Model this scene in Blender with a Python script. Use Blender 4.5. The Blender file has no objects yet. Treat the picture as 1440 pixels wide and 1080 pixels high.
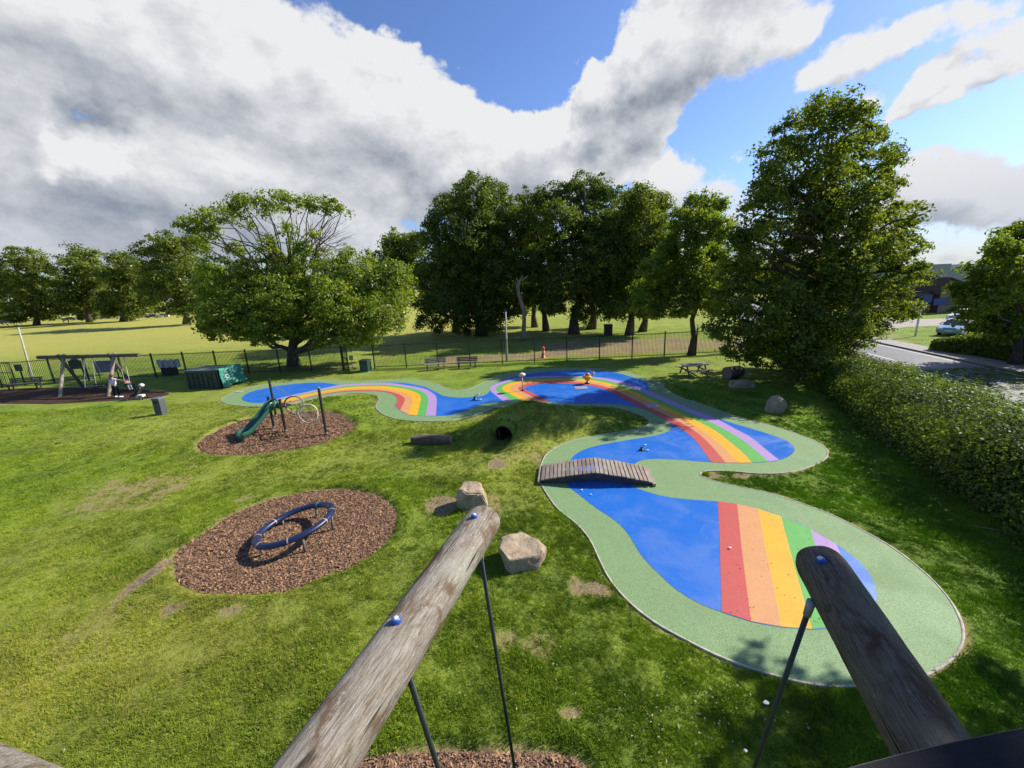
import bpy, bmesh, math, random
import numpy as np
from mathutils import Vector, Matrix, geometry

# ------------------------------------------------------------------ camera
scene = bpy.context.scene
F = 560.0; CAMH = 6.5; PITCH = math.atan(139/560.0); ROLL = math.radians(2.6)
cp, sp = math.cos(PITCH), math.sin(PITCH); cr, sr = math.cos(ROLL), math.sin(ROLL)
camd = bpy.data.cameras.new('camera'); cam = bpy.data.objects.new('camera', camd)
scene.collection.objects.link(cam); scene.camera = cam
camd.sensor_width = 36.0; camd.lens = 36.0*F/1440.0; camd.clip_start = 0.05; camd.clip_end = 6000
_X = Vector((1, 0, 0)); _U = Vector((0, sp, cp)); _F = Vector((0, cp, -sp))
_ix = _X*cr - _U*sr; _iy = _X*sr + _U*cr
cam.matrix_world = Matrix(((_ix.x, _iy.x, -_F.x, 0), (_ix.y, _iy.y, -_F.y, 0), (_ix.z, _iy.z, -_F.z, CAMH), (0, 0, 0, 1)))

# ------------------------------------------------------------------ sun, sky, exposure
SUN_EL = math.radians(35.5); SUN_AZ = math.radians(70.5)          # azimuth from +Y towards +X
SUN = Vector((math.sin(SUN_AZ)*math.cos(SUN_EL), math.cos(SUN_AZ)*math.cos(SUN_EL), math.sin(SUN_EL)))
sd = bpy.data.lights.new('sun', 'SUN'); sd.energy = 5.0; sd.angle = math.radians(0.5); sd.color = (1.0, 0.94, 0.84)
so = bpy.data.objects.new('sun', sd); scene.collection.objects.link(so)
so.rotation_euler = SUN.to_track_quat('Z', 'Y').to_euler(); so.location = SUN*60
scene.view_settings.view_transform = 'Standard'; scene.view_settings.look = 'None'
scene.view_settings.exposure = 0.72; scene.view_settings.gamma = 1.0
SKY = 0.092

def ray(x, y):
    u = (x-720)/F; v = (540-y)/F
    u, v = u*cr+v*sr, -u*sr+v*cr
    return np.array((u, cp+v*sp, -sp+v*cp))
def g(x, y, z=0.0):
    """photo pixel -> point on the horizontal plane z"""
    r = ray(x, y); t = (z-CAMH)/r[2]
    return Vector((r[0]*t, r[1]*t, z))
def at(x, y, Y):
    """photo pixel -> point at depth Y"""
    r = ray(x, y); t = Y/r[1]
    return Vector((r[0]*t, Y, CAMH+r[2]*t))

world = bpy.data.worlds.new('World'); scene.world = world; world.use_nodes = True
wt = world.node_tree; wt.nodes.clear()
def N(t, typ, **kw):
    n = t.nodes.new(typ)
    for k, v in kw.items(): setattr(n, k, v)
    return n
def setin(n, **kw):
    for k, v in kw.items(): n.inputs[k.replace('_', ' ')].default_value = v
    return n
def M(t, op, a, b=None, c=None, clamp=False):
    n = N(t, 'ShaderNodeMath', operation=op, use_clamp=clamp)
    for i, v in enumerate((a, b, c)):
        if v is None: continue
        if hasattr(v, 'links'): t.links.new(v, n.inputs[i])
        else: n.inputs[i].default_value = v
    return n.outputs[0]
def mixc(t, f, a, b, mode='MIX'):
    n = N(t, 'ShaderNodeMix', data_type='RGBA', blend_type=mode)
    for s, v in ((n.inputs[0], f), (n.inputs[6], a), (n.inputs[7], b)):
        if hasattr(v, 'links'): t.links.new(v, s)
        elif isinstance(v, (int, float)): s.default_value = v
        else: s.default_value = (*v[:3], 1)
    return n.outputs[2]
def mrange(t, v, a, b, c=0.0, d=1.0, smooth=True):
    n = N(t, 'ShaderNodeMapRange', interpolation_type='SMOOTHSTEP' if smooth else 'LINEAR')
    t.links.new(v, n.inputs[0])
    for i, x in enumerate((a, b, c, d)): n.inputs[i+1].default_value = x
    return n.outputs[0]

def azel(px, py):
    r = ray(px, py); r = r/np.linalg.norm(r)
    return math.atan2(r[0], r[1]), math.asin(r[2])
# cloud masses of this sky: (pixel x, y, half-width px, half-height px, turn deg, weight)
CL = [(200, 100, 430, 200, 0, .66), (560, 190, 240, 130, -25, .42), (690, 250, 190, 85, -25, .36), (90, 240, 300, 120, 0, .30),
      (380, 300, 420, 80, 0, .40), (790, 195, 160, 85, 30, .44), (890, 115, 175, 105, 32, .50), (1010, 55, 150, 95, 25, .48),
      (930, 215, 85, 68, 20, .42), (1180, 92, 75, 42, 10, .36), (1250, 135, 50, 42, 30, .36), (1340, 22, 95, 40, 12, .34), (1430, 10, 60, 35, 12, .3),
      (1400, 75, 95, 32, 25, .36), (1390, 130, 120, 32, 20, .36), (1370, 265, 190, 80, 0, .44), (1240, 330, 260, 70, 0, .34),
      (1010, 270, 190, 45, -10, .28), (160, 340, 420, 60, 0, .32), (1130, 40, 60, 30, 20, .34), (1280, 60, 70, 26, 15, .30), (1330, 150, 60, 24, 20, .30),
      (600, 30, 100, 60, -10, -.55), (665, 95, 55, 45, -30, -.38), (775, 110, 65, 85, 20, -.60), (840, 20, 70, 60, 20, -.5), (140, 170, 60, 26, 15, -.42), (95, 195, 30, 16, 0, -.3), (985, 190, 60, 45, 25, -.32),
      (1000, 150, 60, 80, 20, -.1), (1130, 190, 160, 60, 20, -.25), (1300, 190, 160, 40, 10, -.25), (430, 230, 170, 75, 0, .30), (30, 110, 90, 60, 0, .22), (200, 240, 200, 60, 0, .2)]
def cloud_group():
    t = bpy.data.node_groups.new('cloud_density', 'ShaderNodeTree')
    t.interface.new_socket('Vector', in_out='INPUT', socket_type='NodeSocketVector')
    t.interface.new_socket('Density', in_out='OUTPUT', socket_type='NodeSocketFloat')
    gi = N(t, 'NodeGroupInput'); go = N(t, 'NodeGroupOutput')
    sx = N(t, 'ShaderNodeSeparateXYZ'); t.links.new(gi.outputs[0], sx.inputs[0])
    az = M(t, 'ARCTAN2', sx.outputs[0], sx.outputs[1]); el = M(t, 'ARCSINE', sx.outputs[2])
    # warp a little so that the masses get ragged edges
    wn = setin(N(t, 'ShaderNodeTexNoise'), Scale=5.0, Detail=5.0, Roughness=0.6); t.links.new(gi.outputs[0], wn.inputs['Vector'])
    ws = N(t, 'ShaderNodeSeparateColor'); t.links.new(wn.outputs['Color'], ws.inputs[0])
    az2 = M(t, 'ADD', az, M(t, 'MULTIPLY', M(t, 'SUBTRACT', ws.outputs[0], .5), .30))
    el2 = M(t, 'ADD', el, M(t, 'MULTIPLY', M(t, 'SUBTRACT', ws.outputs[1], .5), .22))
    cb = N(t, 'ShaderNodeCombineXYZ'); t.links.new(az2, cb.inputs[0]); t.links.new(el2, cb.inputs[1])
    tot = None
    for (px, py, rw, rh, rot, w) in CL:
        a, e = azel(px, py); a1, _ = azel(px+4, py); _, e1 = azel(px, py-4)
        mp = N(t, 'ShaderNodeMapping', vector_type='TEXTURE')
        mp.inputs[1].default_value = (a, e, 0); mp.inputs[2].default_value = (0, 0, math.radians(rot))
        mp.inputs[3].default_value = (abs(a1-a)/4*rw*1.25, abs(e1-e)/4*rh*1.25, 1)
        t.links.new(cb.outputs[0], mp.inputs[0])
        gr = N(t, 'ShaderNodeTexGradient', gradient_type='QUADRATIC_SPHERE'); t.links.new(mp.outputs[0], gr.inputs[0])
        v = M(t, 'MULTIPLY', M(t, 'POWER', gr.outputs[1], .6), w)
        tot = v if tot is None else M(t, 'ADD', tot, v)
    tot = M(t, 'MINIMUM', tot, .85)
    n1 = setin(N(t, 'ShaderNodeTexNoise'), Scale=3.2, Detail=9.0, Roughness=0.58, Distortion=0.25)
    mp = N(t, 'ShaderNodeMapping'); mp.inputs[3].default_value = (1, 1, 1.7); t.links.new(gi.outputs[0], mp.inputs[0]); t.links.new(mp.outputs[0], n1.inputs['Vector'])
    n2 = setin(N(t, 'ShaderNodeTexNoise'), Scale=10.0, Detail=9.0, Roughness=0.62); t.links.new(mp.outputs[0], n2.inputs['Vector'])
    d = M(t, 'ADD', M(t, 'MULTIPLY', n1.outputs[0], .95), M(t, 'MULTIPLY', n2.outputs[0], .42))
    d = M(t, 'ADD', M(t, 'ADD', d, tot), -.795)
    t.links.new(d, go.inputs[0])
    return t
def build_world():
    t = wt
    cg = cloud_group()
    tc = N(t, 'ShaderNodeTexCoord')
    nv = N(t, 'ShaderNodeVectorMath', operation='NORMALIZE'); t.links.new(tc.outputs['Generated'], nv.inputs[0])
    sky = N(t, 'ShaderNodeTexSky', sky_type='NISHITA', sun_disc=False); sky.sun_elevation = SUN_EL; sky.sun_rotation = SUN_AZ
    sky.altitude = 50; sky.air_density = 1.0; sky.dust_density = 0.6; sky.ozone_density = 2.0
    c1 = N(t, 'ShaderNodeGroup'); c1.node_tree = cg; t.links.new(nv.outputs[0], c1.inputs[0])
    ad = N(t, 'ShaderNodeVectorMath', operation='ADD'); t.links.new(nv.outputs[0], ad.inputs[0]); ad.inputs[1].default_value = (SUN*0.035 + Vector((0, 0, .035)))
    n2 = N(t, 'ShaderNodeVectorMath', operation='NORMALIZE'); t.links.new(ad.outputs[0], n2.inputs[0])
    c2 = N(t, 'ShaderNodeGroup'); c2.node_tree = cg; t.links.new(n2.outputs[0], c2.inputs[0])
    d1, d2 = c1.outputs[0], c2.outputs[0]
    alpha = mrange(t, d1, .0, .13)
    thick = mrange(t, d2, .04, .92, smooth=False)
    edge = M(t, 'SUBTRACT', d1, d2)                                   # + where the sunward side is thinner
    lit = M(t, 'ADD', M(t, 'SUBTRACT', 1.0, M(t, 'MULTIPLY', thick, 1.25)), M(t, 'MULTIPLY', edge, 2.3))
    lit = mrange(t, lit, -.55, 1.12, smooth=False)
    ccol = mixc(t, lit, (1.65, 1.92, 2.42), (5.55, 5.62, 5.75))
    sz = N(t, 'ShaderNodeSeparateXYZ'); t.links.new(nv.outputs[0], sz.inputs[0])
    hz = mrange(t, sz.outputs[2], .0, .22, 1.0, 0.0)
    skyc = mixc(t, 1.0, sky.outputs[0], (0.74, 0.88, 1.20), 'MULTIPLY')
    col = mixc(t, alpha, skyc, ccol)
    col = mixc(t, M(t, 'MULTIPLY', hz, .62), col, (3.0, 3.35, 4.0))
    below = mrange(t, sz.outputs[2], -.02, .0)
    col = mixc(t, below, (1.2, 1.3, 1.2), col)
    bg = N(t, 'ShaderNodeBackground'); bg.inputs[1].default_value = SKY; t.links.new(col, bg.inputs[0])
    out = N(t, 'ShaderNodeOutputWorld'); t.links.new(bg.outputs[0], out.inputs[0])
build_world()
scene.cycles.max_bounces = 6; scene.cycles.transparent_max_bounces = 4

# ------------------------------------------------------------------ helpers
rnd = random.Random(7); rng = np.random.default_rng(7)
COL = scene.collection
OFF = {}
def link(o, parent=None, off=None):
    COL.objects.link(o)
    if parent is not None: o.parent = parent
    OFF[o.name] = off if off is not None else (OFF[parent.name] if parent is not None else Vector((0, 0, 0)))
    return o
def thing(name, label, cat, loc, group=None):
    o = bpy.data.objects.new(name, None); o.empty_display_size = .3
    o.location = loc; link(o, None, Vector(loc))
    o['label'] = label; o['category'] = cat
    if group: o['group'] = group
    return o
def tag(o, label, cat, group=None):
    o['label'] = label; o['category'] = cat
    if group: o['group'] = group
    return o
def structure(o): o['kind'] = 'structure'; return o
def dup(root, loc=None, rotz=None, label=None, scale=None):
    r = root.copy(); COL.objects.link(r); OFF[r.name] = Vector((0, 0, 0))
    if loc is not None: r.location = loc
    if rotz is not None: r.rotation_euler = (0, 0, rotz)
    if scale is not None: r.scale = (scale,)*3
    if label: r['label'] = label
    for ch in list(root.children):
        c = ch.copy(); COL.objects.link(c); c.parent = r
        for gc in list(ch.children):
            d = gc.copy(); COL.objects.link(d); d.parent = c
    return r

class MB:
    def __init__(s): s.v = []; s.f = []
    def add(s, vs, fs):
        b = len(s.v); s.v += [tuple(v) for v in vs]; s.f += [tuple(i+b for i in f) for f in fs]; return s
    def box(s, c, d, rot=None, bev=0.0):
        c = Vector(c); hx, hy, hz = d[0]/2, d[1]/2, d[2]/2
        R = rot if rot is not None else Matrix.Identity(3)
        if bev <= 0:
            vs = [c+R@Vector((x*hx, y*hy, z*hz)) for z in (-1, 1) for y in (-1, 1) for x in (-1, 1)]
            return s.add(vs, [(0, 2, 3, 1), (4, 5, 7, 6), (0, 1, 5, 4), (2, 6, 7, 3), (0, 4, 6, 2), (1, 3, 7, 5)])
        bm = bmesh.new(); bmesh.ops.create_cube(bm, size=1)
        for v in bm.verts: v.co = Vector((v.co.x*d[0], v.co.y*d[1], v.co.z*d[2]))
        bmesh.ops.bevel(bm, geom=bm.edges[:], offset=bev, segments=2, affect='EDGES', profile=.6)
        bm.verts.index_update()
        s.add([c+R@v.co for v in bm.verts], [tuple(v.index for v in f.verts) for f in bm.faces]); bm.free(); return s
    def tube(s, path, rad, n=8, cap=True, closed=False):
        P = [Vector(p) for p in path]; m = len(P)
        if not hasattr(rad, '__len__'): rad = [rad]*m
        rings = []; up = None
        for i in range(m):
            if closed: d = P[(i+1) % m]-P[i-1]
            else: d = P[min(i+1, m-1)]-P[max(i-1, 0)]
            d.normalize()
            if up is None: up = d.orthogonal().normalized()
            else:
                up = up-d*up.dot(d)
                up = up.normalized() if up.length > 1e-6 else d.orthogonal().normalized()
            q = d.cross(up)
            rings.append([P[i]+(up*math.cos(2*math.pi*k/n)+q*math.sin(2*math.pi*k/n))*rad[i] for k in range(n)])
        vs = [v for r in rings for v in r]; fs = []
        for i in range(m if closed else m-1):
            j = (i+1) % m
            for k in range(n): fs.append((i*n+k, i*n+(k+1) % n, j*n+(k+1) % n, j*n+k))
        if cap and not closed: fs.append(tuple(range(n-1, -1, -1))); fs.append(tuple((m-1)*n+k for k in range(n)))
        return s.add(vs, fs)
    def cyl(s, a, b, r0, r1=None, n=10): return s.tube([a, b], [r0, r0 if r1 is None else r1], n)
    def lathe(s, c, prof, n=16):
        c = Vector(c); vs = []; fs = []
        for (r, z) in prof:
            for k in range(n): vs.append(c+Vector((r*math.cos(2*math.pi*k/n), r*math.sin(2*math.pi*k/n), z)))
        for i in range(len(prof)-1):
            for k in range(n): fs.append((i*n+k, i*n+(k+1) % n, (i+1)*n+(k+1) % n, (i+1)*n+k))
        fs.append(tuple(range(n-1, -1, -1))); fs.append(tuple((len(prof)-1)*n+k for k in range(n)))
        return s.add(vs, fs)
    def sphere(s, c, r, n=12, m=8):
        if not hasattr(r, '__len__'): r = (r, r, r)
        c = Vector(c); vs = [c-Vector((0, 0, r[2]))]; fs = []
        for i in range(1, m):
            a = -math.pi/2+math.pi*i/m
            for k in range(n): vs.append(c+Vector((r[0]*math.cos(a)*math.cos(2*math.pi*k/n), r[1]*math.cos(a)*math.sin(2*math.pi*k/n), r[2]*math.sin(a))))
        vs.append(c+Vector((0, 0, r[2])))
        for k in range(n): fs.append((0, 1+(k+1) % n, 1+k)); fs.append((len(vs)-1, 1+(m-2)*n+k, 1+(m-2)*n+(k+1) % n))
        for i in range(m-2):
            for k in range(n): fs.append((1+i*n+k, 1+i*n+(k+1) % n, 1+(i+1)*n+(k+1) % n, 1+(i+1)*n+k))
        return s.add(vs, fs)
    def prism(s, poly, a, b):
        """poly: 2D list; a,b functions mapping 2D to 3D for both faces"""
        n = len(poly); vs = [a(p) for p in poly]+[b(p) for p in poly]
        fs = [tuple(range(n-1, -1, -1)), tuple(range(n, 2*n))]+[(i, (i+1) % n, n+(i+1) % n, n+i) for i in range(n)]
        return s.add(vs, fs)
    def build(s, name, mat, parent=None, smooth=False, angle=None):
        off = OFF[parent.name] if parent is not None else Vector((0, 0, 0))
        me = bpy.data.meshes.new(name)
        me.from_pydata([(v[0]-off.x, v[1]-off.y, v[2]-off.z) for v in s.v], [], s.f); me.update()
        if mat: me.materials.append(mat)
        if smooth: me.polygons.foreach_set('use_smooth', [True]*len(me.polygons))
        if angle is not None: me.shade_flat(); me.set_sharp_from_angle(angle=math.radians(angle)); me.polygons.foreach_set('use_smooth', [True]*len(me.polygons))
        o = bpy.data.objects.new(name, me); link(o, parent)
        return o
def recalc(o):
    bm = bmesh.new(); bm.from_mesh(o.data); bmesh.ops.recalc_face_normals(bm, faces=bm.faces[:]); bm.to_mesh(o.data); bm.free(); return o
def npmesh(name, V, Fc, mat, parent=None, tint=None, kind=None, smooth=False):
    off = OFF[parent.name] if parent is not None else Vector((0, 0, 0))
    V = np.asarray(V, dtype=np.float32)-np.array(off, dtype=np.float32); Fc = np.asarray(Fc, dtype=np.int32)
    me = bpy.data.meshes.new(name); k = Fc.shape[1]
    me.vertices.add(len(V)); me.vertices.foreach_set('co', V.ravel())
    me.loops.add(Fc.size); me.loops.foreach_set('vertex_index', Fc.ravel())
    me.polygons.add(len(Fc)); me.polygons.foreach_set('loop_start', np.arange(0, Fc.size, k, dtype=np.int32))
    if tint is not None:
        a = me.attributes.new('tint', 'FLOAT', 'FACE'); a.data.foreach_set('value', np.asarray(tint, dtype=np.float32))
    me.update(calc_edges=True)
    if smooth: me.polygons.foreach_set('use_smooth', np.ones(len(Fc), dtype=bool))
    me.materials.append(mat)
    o = bpy.data.objects.new(name, me); link(o, parent)
    if kind: o['kind'] = kind
    return o

# ------------------------------------------------------------------ materials
def newmat(name):
    m = bpy.data.materials.new(name); m.use_nodes = True; t = m.node_tree
    return m, t, t.nodes['Principled BSDF']
def noise(t, scale, detail=4.0, rough=.55, vec=None, dist=0.0, out=0):
    n = setin(N(t, 'ShaderNodeTexNoise'), Scale=scale, Detail=detail, Roughness=rough, Distortion=dist)
    if vec is not None: t.links.new(vec, n.inputs['Vector'])
    return n.outputs[out]
def bump(t, h, dist, strength=1.0, nrm=None):
    b = N(t, 'ShaderNodeBump'); b.inputs['Strength'].default_value = strength; b.inputs['Distance'].default_value = dist
    t.links.new(h, b.inputs['Height'])
    if nrm is not None: t.links.new(nrm, b.inputs['Normal'])
    return b.outputs[0]
def simple(name, col, col2=None, rough=.6, scale=6.0, bmp=0.0, bscale=None, metal=0.0, spec=.5, obj=True, stretch=None):
    m, t, p = newmat(name)
    tc = N(t, 'ShaderNodeTexCoord'); vec = tc.outputs['Object']
    if stretch:
        mp = N(t, 'ShaderNodeMapping'); mp.inputs[3].default_value = stretch; t.links.new(vec, mp.inputs[0]); vec = mp.outputs[0]
    n = noise(t, scale, 6, .6, vec)
    c2 = col2 if col2 is not None else tuple(c*.72 for c in col)
    t.links.new(mixc(t, mrange(t, n, .3, .7), c2, col), p.inputs['Base Color'])
    p.inputs['Roughness'].default_value = rough; p.inputs['Metallic'].default_value = metal; p.inputs['Specular IOR Level'].default_value = spec
    if bmp: t.links.new(bump(t, noise(t, bscale or scale*4, 5, .6, vec), bmp), p.inputs['Normal'])
    return m
# ------------------------------------------------------------------ outlines (photo pixels on the ground plane)
PAD = [(311.7,563),(321,555.5),(338,549),(364,542.5),(395.5,538),(429,535.2),(462,534.5),(484.5,536),(507,536.4),(533,534.6),(567,533.3),(589,534.5),(611,539),(624.5,544.5),(638,548.5),(653,548.5),(664,545.5),(678,539),(693,532),(715.5,525.5),(738,521.6),(758,519),(787,518),(826,518),(855,519.5),(874.5,522.4),(894,527),(913,533),(929,539),(936.5,548),(954.5,558.5),(978,566),(1016.7,580),(1055.5,591.5),(1094,602),(1121.7,611),(1147,621.7),(1160,631),(1163,637),(1160,645),(1147,653),(1114,663.5),(1075,666.4),(1036,663.5),(1009,662),(990,663),(984,667),(992,673.5),(1036,685),(1080.6,694),(1121,707),(1167,724),(1212,746.7),(1256,772.6),(1301,808),(1330,839),(1347,869),(1352.6,895),(1345,917),(1323,937),(1282,956),(1241.5,962),(1190,965),(1145,962),(1108,955),(1060,941),(1008,921),(961,898),(917.7,873),(879,840.7),(855.5,811),(842,784),(829,757.7),(811,737),(787,717.7),(772.6,700),(760,677.7),(759,664),(762,652.6),(769.6,639),(787,627),(808,619),(843.7,612),(882,606.5),(904,601.5),(914,594.5),(909.4,588),(894,580.7),(870.5,574),(845,571.2),(796.7,570.2),(760,568.5),(733,568.8),(709.4,571.5),(686,577),(664.7,585),(641,590),(616,592.5),(589,592.3),(563.6,590.4),(544,585),(532.5,578),(528.8,571),(533.5,562),(526.7,555.7),(506,553.3),(483,554.2),(453.4,558.7),(426,564.5),(400,569.5),(369,572),(340,571),(320,568)]
BASIN = [(340,560.5),(347,554),(363,548.7),(390,543.3),(417,539.9),(444.4,538.4),(462.4,539.3),(478,541.6),(505,540),(530,539),(557.8,538.3),(577,540.2),(596.7,544.3),(612,551),(624,557),(645,559.5),(666.7,558.5),(682,555.8),(689,550),(691,543),(699.4,539),(715,532.6),(734.4,528),(757.8,524.3),(796.7,521.8),(835.5,521.8),(864.7,524.3),(890,531),(905.5,536),(911.8,542),(913,550),(932.8,558.5),(948.6,567),(977.8,577.5),(1001,586),(1012.8,590.3),(1036,597.4),(1065,606),(1086.7,613),(1106,620.7),(1115,627.5),(1117,635),(1110,642),(1095.4,648),(1075,650.8),(1055.5,651.8),(1026.4,651.8),(999,650.8),(958,647.5),(929,646),(911.7,646.5),(897,650),(886,660),(882,672),(888,683.7),(906,691),(932.5,698.5),(965,703),(1009.5,706),(1038,710),(1067,717),(1100.7,728),(1141.5,746.7),(1176.7,767),(1197,782),(1215.5,798.5),(1228.5,820.7),(1232.5,843),(1222,864),(1190,880),(1149,886.5),(1097,883),(1056,875.5),(1012.5,861.4),(977,846.6),(947,827),(923.6,805),(906,787),(894,769.6),(882,750),(864.4,732.5),(837.7,714.8),(811,694),(797.8,682),(797,667),(800.7,651),(808,640.7),(823,632.5),(845,626.2),(874,621),(910,615.2),(932,610.5),(943.5,604),(942,596.5),(931,587),(913,578.3),(890,572.3),(874.4,570),(855,568.4),(816,568),(789,567),(771.4,565.6),(740,565.4),(709,565.9),(690,566.5),(674.4,569.6),(655,578.3),(635.5,583.8),(613,585.7),(586,585.2),(573,583.6),(562.6,577.6),(555.4,570.5),(558.6,565.7),(558.7,560),(554,556),(544,552.2),(519,550),(480,551.7),(444,557),(408,565.8),(385,568),(369,567.4),(350,566.2),(341.5,563)]
RB1 = [[(369,567),(405,557.5),(430,552),(455,546.4),(478,542),(505,540),(530,539.3),(550,539.3),(573,542.4),(596.7,547.2),(609,554),(614,561),(613,585.4)],
       [(374,567.4),(407,558.9),(444,551),(480,544.4),(505,542.4),(530,541.5),(550,542),(567.5,544.3),(585,548),(596.7,553),(601.5,559),(602,566.7),(598.6,585.6)],
       [(377,567.7),(408,560.1),(444,552.4),(480,546.3),(505,544.2),(525,543.6),(544,544),(563.6,546.4),(579,550),(589,555),(592,560),(591,566.7),(586.6,585.1)],
       [(381,567.9),(408,563.4),(444,554.8),(480,548.8),(505,547.4),(525,547),(544,548),(561.7,551),(574,555),(579.5,560),(579,568.6),(574,583.7)],
       [(384,568),(409,565.2),(444,556.3),(480,550.6),(505,549),(522,548.9),(540,550),(555,553),(565.5,557.4),(569.4,562),(568,567),(562.6,577.5)],
       [(385,568),(409,565.8),(444,556.9),(480,551.6),(505,550.2),(522,550.1),(538,551.2),(549,553.6),(556,557),(559,561),(558.7,565.7),(555.6,570.4)]]
RB2 = [[(709,565.7),(698,557.5),(689.5,549.5),(690.5,544),(701.4,539),(719,533.6),(738.3,531),(777,529.2),(816,529.2),(845,531.5),(870.5,536),(890,541.8),(913,550.6),(935,560),(960,571),(977.8,578),(1001,586.7),(1016.7,594.4),(1036,605),(1055.5,615.8),(1075,631.4),(1095.4,648)],
       [(722.8,565.7),(708,556.5),(697.8,549.6),(698.5,545),(709,539.5),(724.7,535),(744,532.7),(777,531.1),(816,531.1),(845,534),(868.6,539.9),(890,546.7),(913,556.4),(935,566),(960,576.8),(977.8,584.7),(1007,598.3),(1026.4,609),(1045.8,620.7),(1061.4,633.3),(1080,650)],
       [(736.4,565.3),(719,555.5),(706.8,548.6),(708.2,543.7),(719,539),(738.3,535),(777,533),(816,533.6),(845,537.2),(866.7,542.8),(890,550.8),(913,561.2),(937,572.4),(962,583.8),(987.5,596.4),(1009,608.5),(1028,623.6),(1044,637),(1057.5,651.6)],
       [(747,565.2),(730,555.5),(717.5,548.6),(718,544.5),(728.6,539.7),(748,536.4),(777,534.8),(816,535.9),(845,539.8),(864.7,545.7),(884,552.9),(913,567),(937,579),(962,591),(983.6,604),(1001,616.4),(1016.7,629.8),(1028,641),(1039,651.7)],
       [(761.7,565),(743,555.5),(729.6,548.6),(730.6,544.6),(742,540.4),(761.7,538),(787,537),(816,538.2),(845,542.8),(866.7,550.5),(884,558.7),(913,573),(937,584.5),(960,596.5),(977.8,607.5),(993,620.2),(1007,635.5),(1020.5,651.7)],
       [(772.4,565.4),(753,555.5),(738,548),(740,544.5),(757.8,540.6),(787,539.7),(816,541),(835.5,544.2),(855,550),(874.4,560.7),(894,570.4),(923,584.4),(944.7,596.8),(964,608.3),(977.8,620),(987.5,632.6),(1000,650.8)]]
RB3 = [[(1009.5,706.2),(1012,772),(1014.5,861.6)], [(1036.5,709.8),(1043,772.6),(1056,875.2)], [(1065.5,716.6),(1081,795),(1099,882.9)], [(1098,727.2),(1115,790),(1142,886.2)], [(1139.6,745.8),(1156,800),(1183,882)], [(1175.5,766.4),(1190,800),(1213,869.5)]]
PIT1 = [(246.5,809),(248,781),(277,757),(329,724),(383.5,703),(442.5,690),(497,690),(534.6,700.7),(553.5,717),(554.7,741),(541.7,764.5),(501.5,795),(447,816),(395,834),(329,837.6),(286.7,835),(256,823)]
PIT2 = [(276.7,629),(284.4,617.8),(317.8,600),(346.7,590),(390,582),(444.4,577.8),(475.5,583),(496.7,595.5),(493,606.7),(473,617.8),(429,630),(373,639),(329,641.8),(293,640),(280,634)]
PIT3 = [(-40,552),(30,546),(110,545),(200,548),(236,553),(215,560),(150,564),(70,568),(-20,566)]
PIT4 = [(470,1110),(500,1071),(560,1061),(640,1058),(720,1060),(790,1063),(825,1082),(815,1130),(600,1160)]

def smooth_closed(pix, per=4):
    P = [np.array(g(*p)) for p in pix]; n = len(P); out = []
    for i in range(n):
        a, b, c, d = P[i-1], P[i], P[(i+1) % n], P[(i+2) % n]
        for k in range(per):
            t = k/per
            out.append(.5*((2*b)+(c-a)*t+(2*a-5*b+4*c-d)*t*t+(3*b-a-3*c+d)*t**3))
    return np.array(out)[:, :2]
def smooth_open(pix, n=60):
    P = [np.array(g(*p)) for p in pix]; out = []
    for i in range(len(P)-1):
        a = P[max(i-1, 0)]; b = P[i]; c = P[i+1]; d = P[min(i+2, len(P)-1)]
        for k in range(12):
            t = k/12
            out.append(.5*((2*b)+(c-a)*t+(2*a-5*b+4*c-d)*t*t+(3*b-a-3*c+d)*t**3))
    out.append(P[-1]); out = np.array(out)[:, :2]
    L = np.concatenate(([0], np.cumsum(np.linalg.norm(np.diff(out, axis=0), axis=1))))
    s = np.linspace(0, L[-1], n)
    return np.stack([np.interp(s, L, out[:, 0]), np.interp(s, L, out[:, 1])], 1)
def sdist(X, Y, poly):
    """signed distance (negative inside) of points to a closed polygon"""
    X = np.asarray(X, float); Y = np.asarray(Y, float); sh = X.shape; X = X.ravel(); Y = Y.ravel()
    lo = poly.min(0)-4; hi = poly.max(0)+4
    res = np.full(X.shape, 9.0); near = np.where((X > lo[0]) & (X < hi[0]) & (Y > lo[1]) & (Y < hi[1]))[0]
    x = X[near]; y = Y[near]; d2 = np.full(x.shape, 1e9); ins = np.zeros(x.shape, bool); n = len(poly)
    for i in range(n):
        ax, ay = poly[i]; bx, by = poly[(i+1) % n]; dx, dy = bx-ax, by-ay; L = dx*dx+dy*dy+1e-12
        t = np.clip(((x-ax)*dx+(y-ay)*dy)/L, 0, 1); d2 = np.minimum(d2, (x-ax-t*dx)**2+(y-ay-t*dy)**2)
        if ay != by:
            c = ((ay > y) != (by > y)) & (x < (bx-ax)*(y-ay)/(by-ay)+ax); ins ^= c
    d = np.sqrt(d2); d[ins] *= -1; res[near] = d
    return res.reshape(sh)
def vnoise(x, y, s, seed=0):
    """cheap smooth value noise, about -1..1"""
    x = np.asarray(x)*s+seed*17.3; y = np.asarray(y)*s+seed*9.1
    def h(i, j):
        v = np.sin(i*127.1+j*311.7+seed*74.7)*43758.5453; return v-np.floor(v)
    i = np.floor(x); j = np.floor(y); fx = x-i; fy = y-j; fx = fx*fx*(3-2*fx); fy = fy*fy*(3-2*fy)
    return 2*((h(i, j)*(1-fx)+h(i+1, j)*fx)*(1-fy)+(h(i, j+1)*(1-fx)+h(i+1, j+1)*fx)*fy)-1
def fbm(x, y, s, o=4, seed=0): return sum(vnoise(x, y, s*2**k, seed+k)*.5**k for k in range(o))

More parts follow.
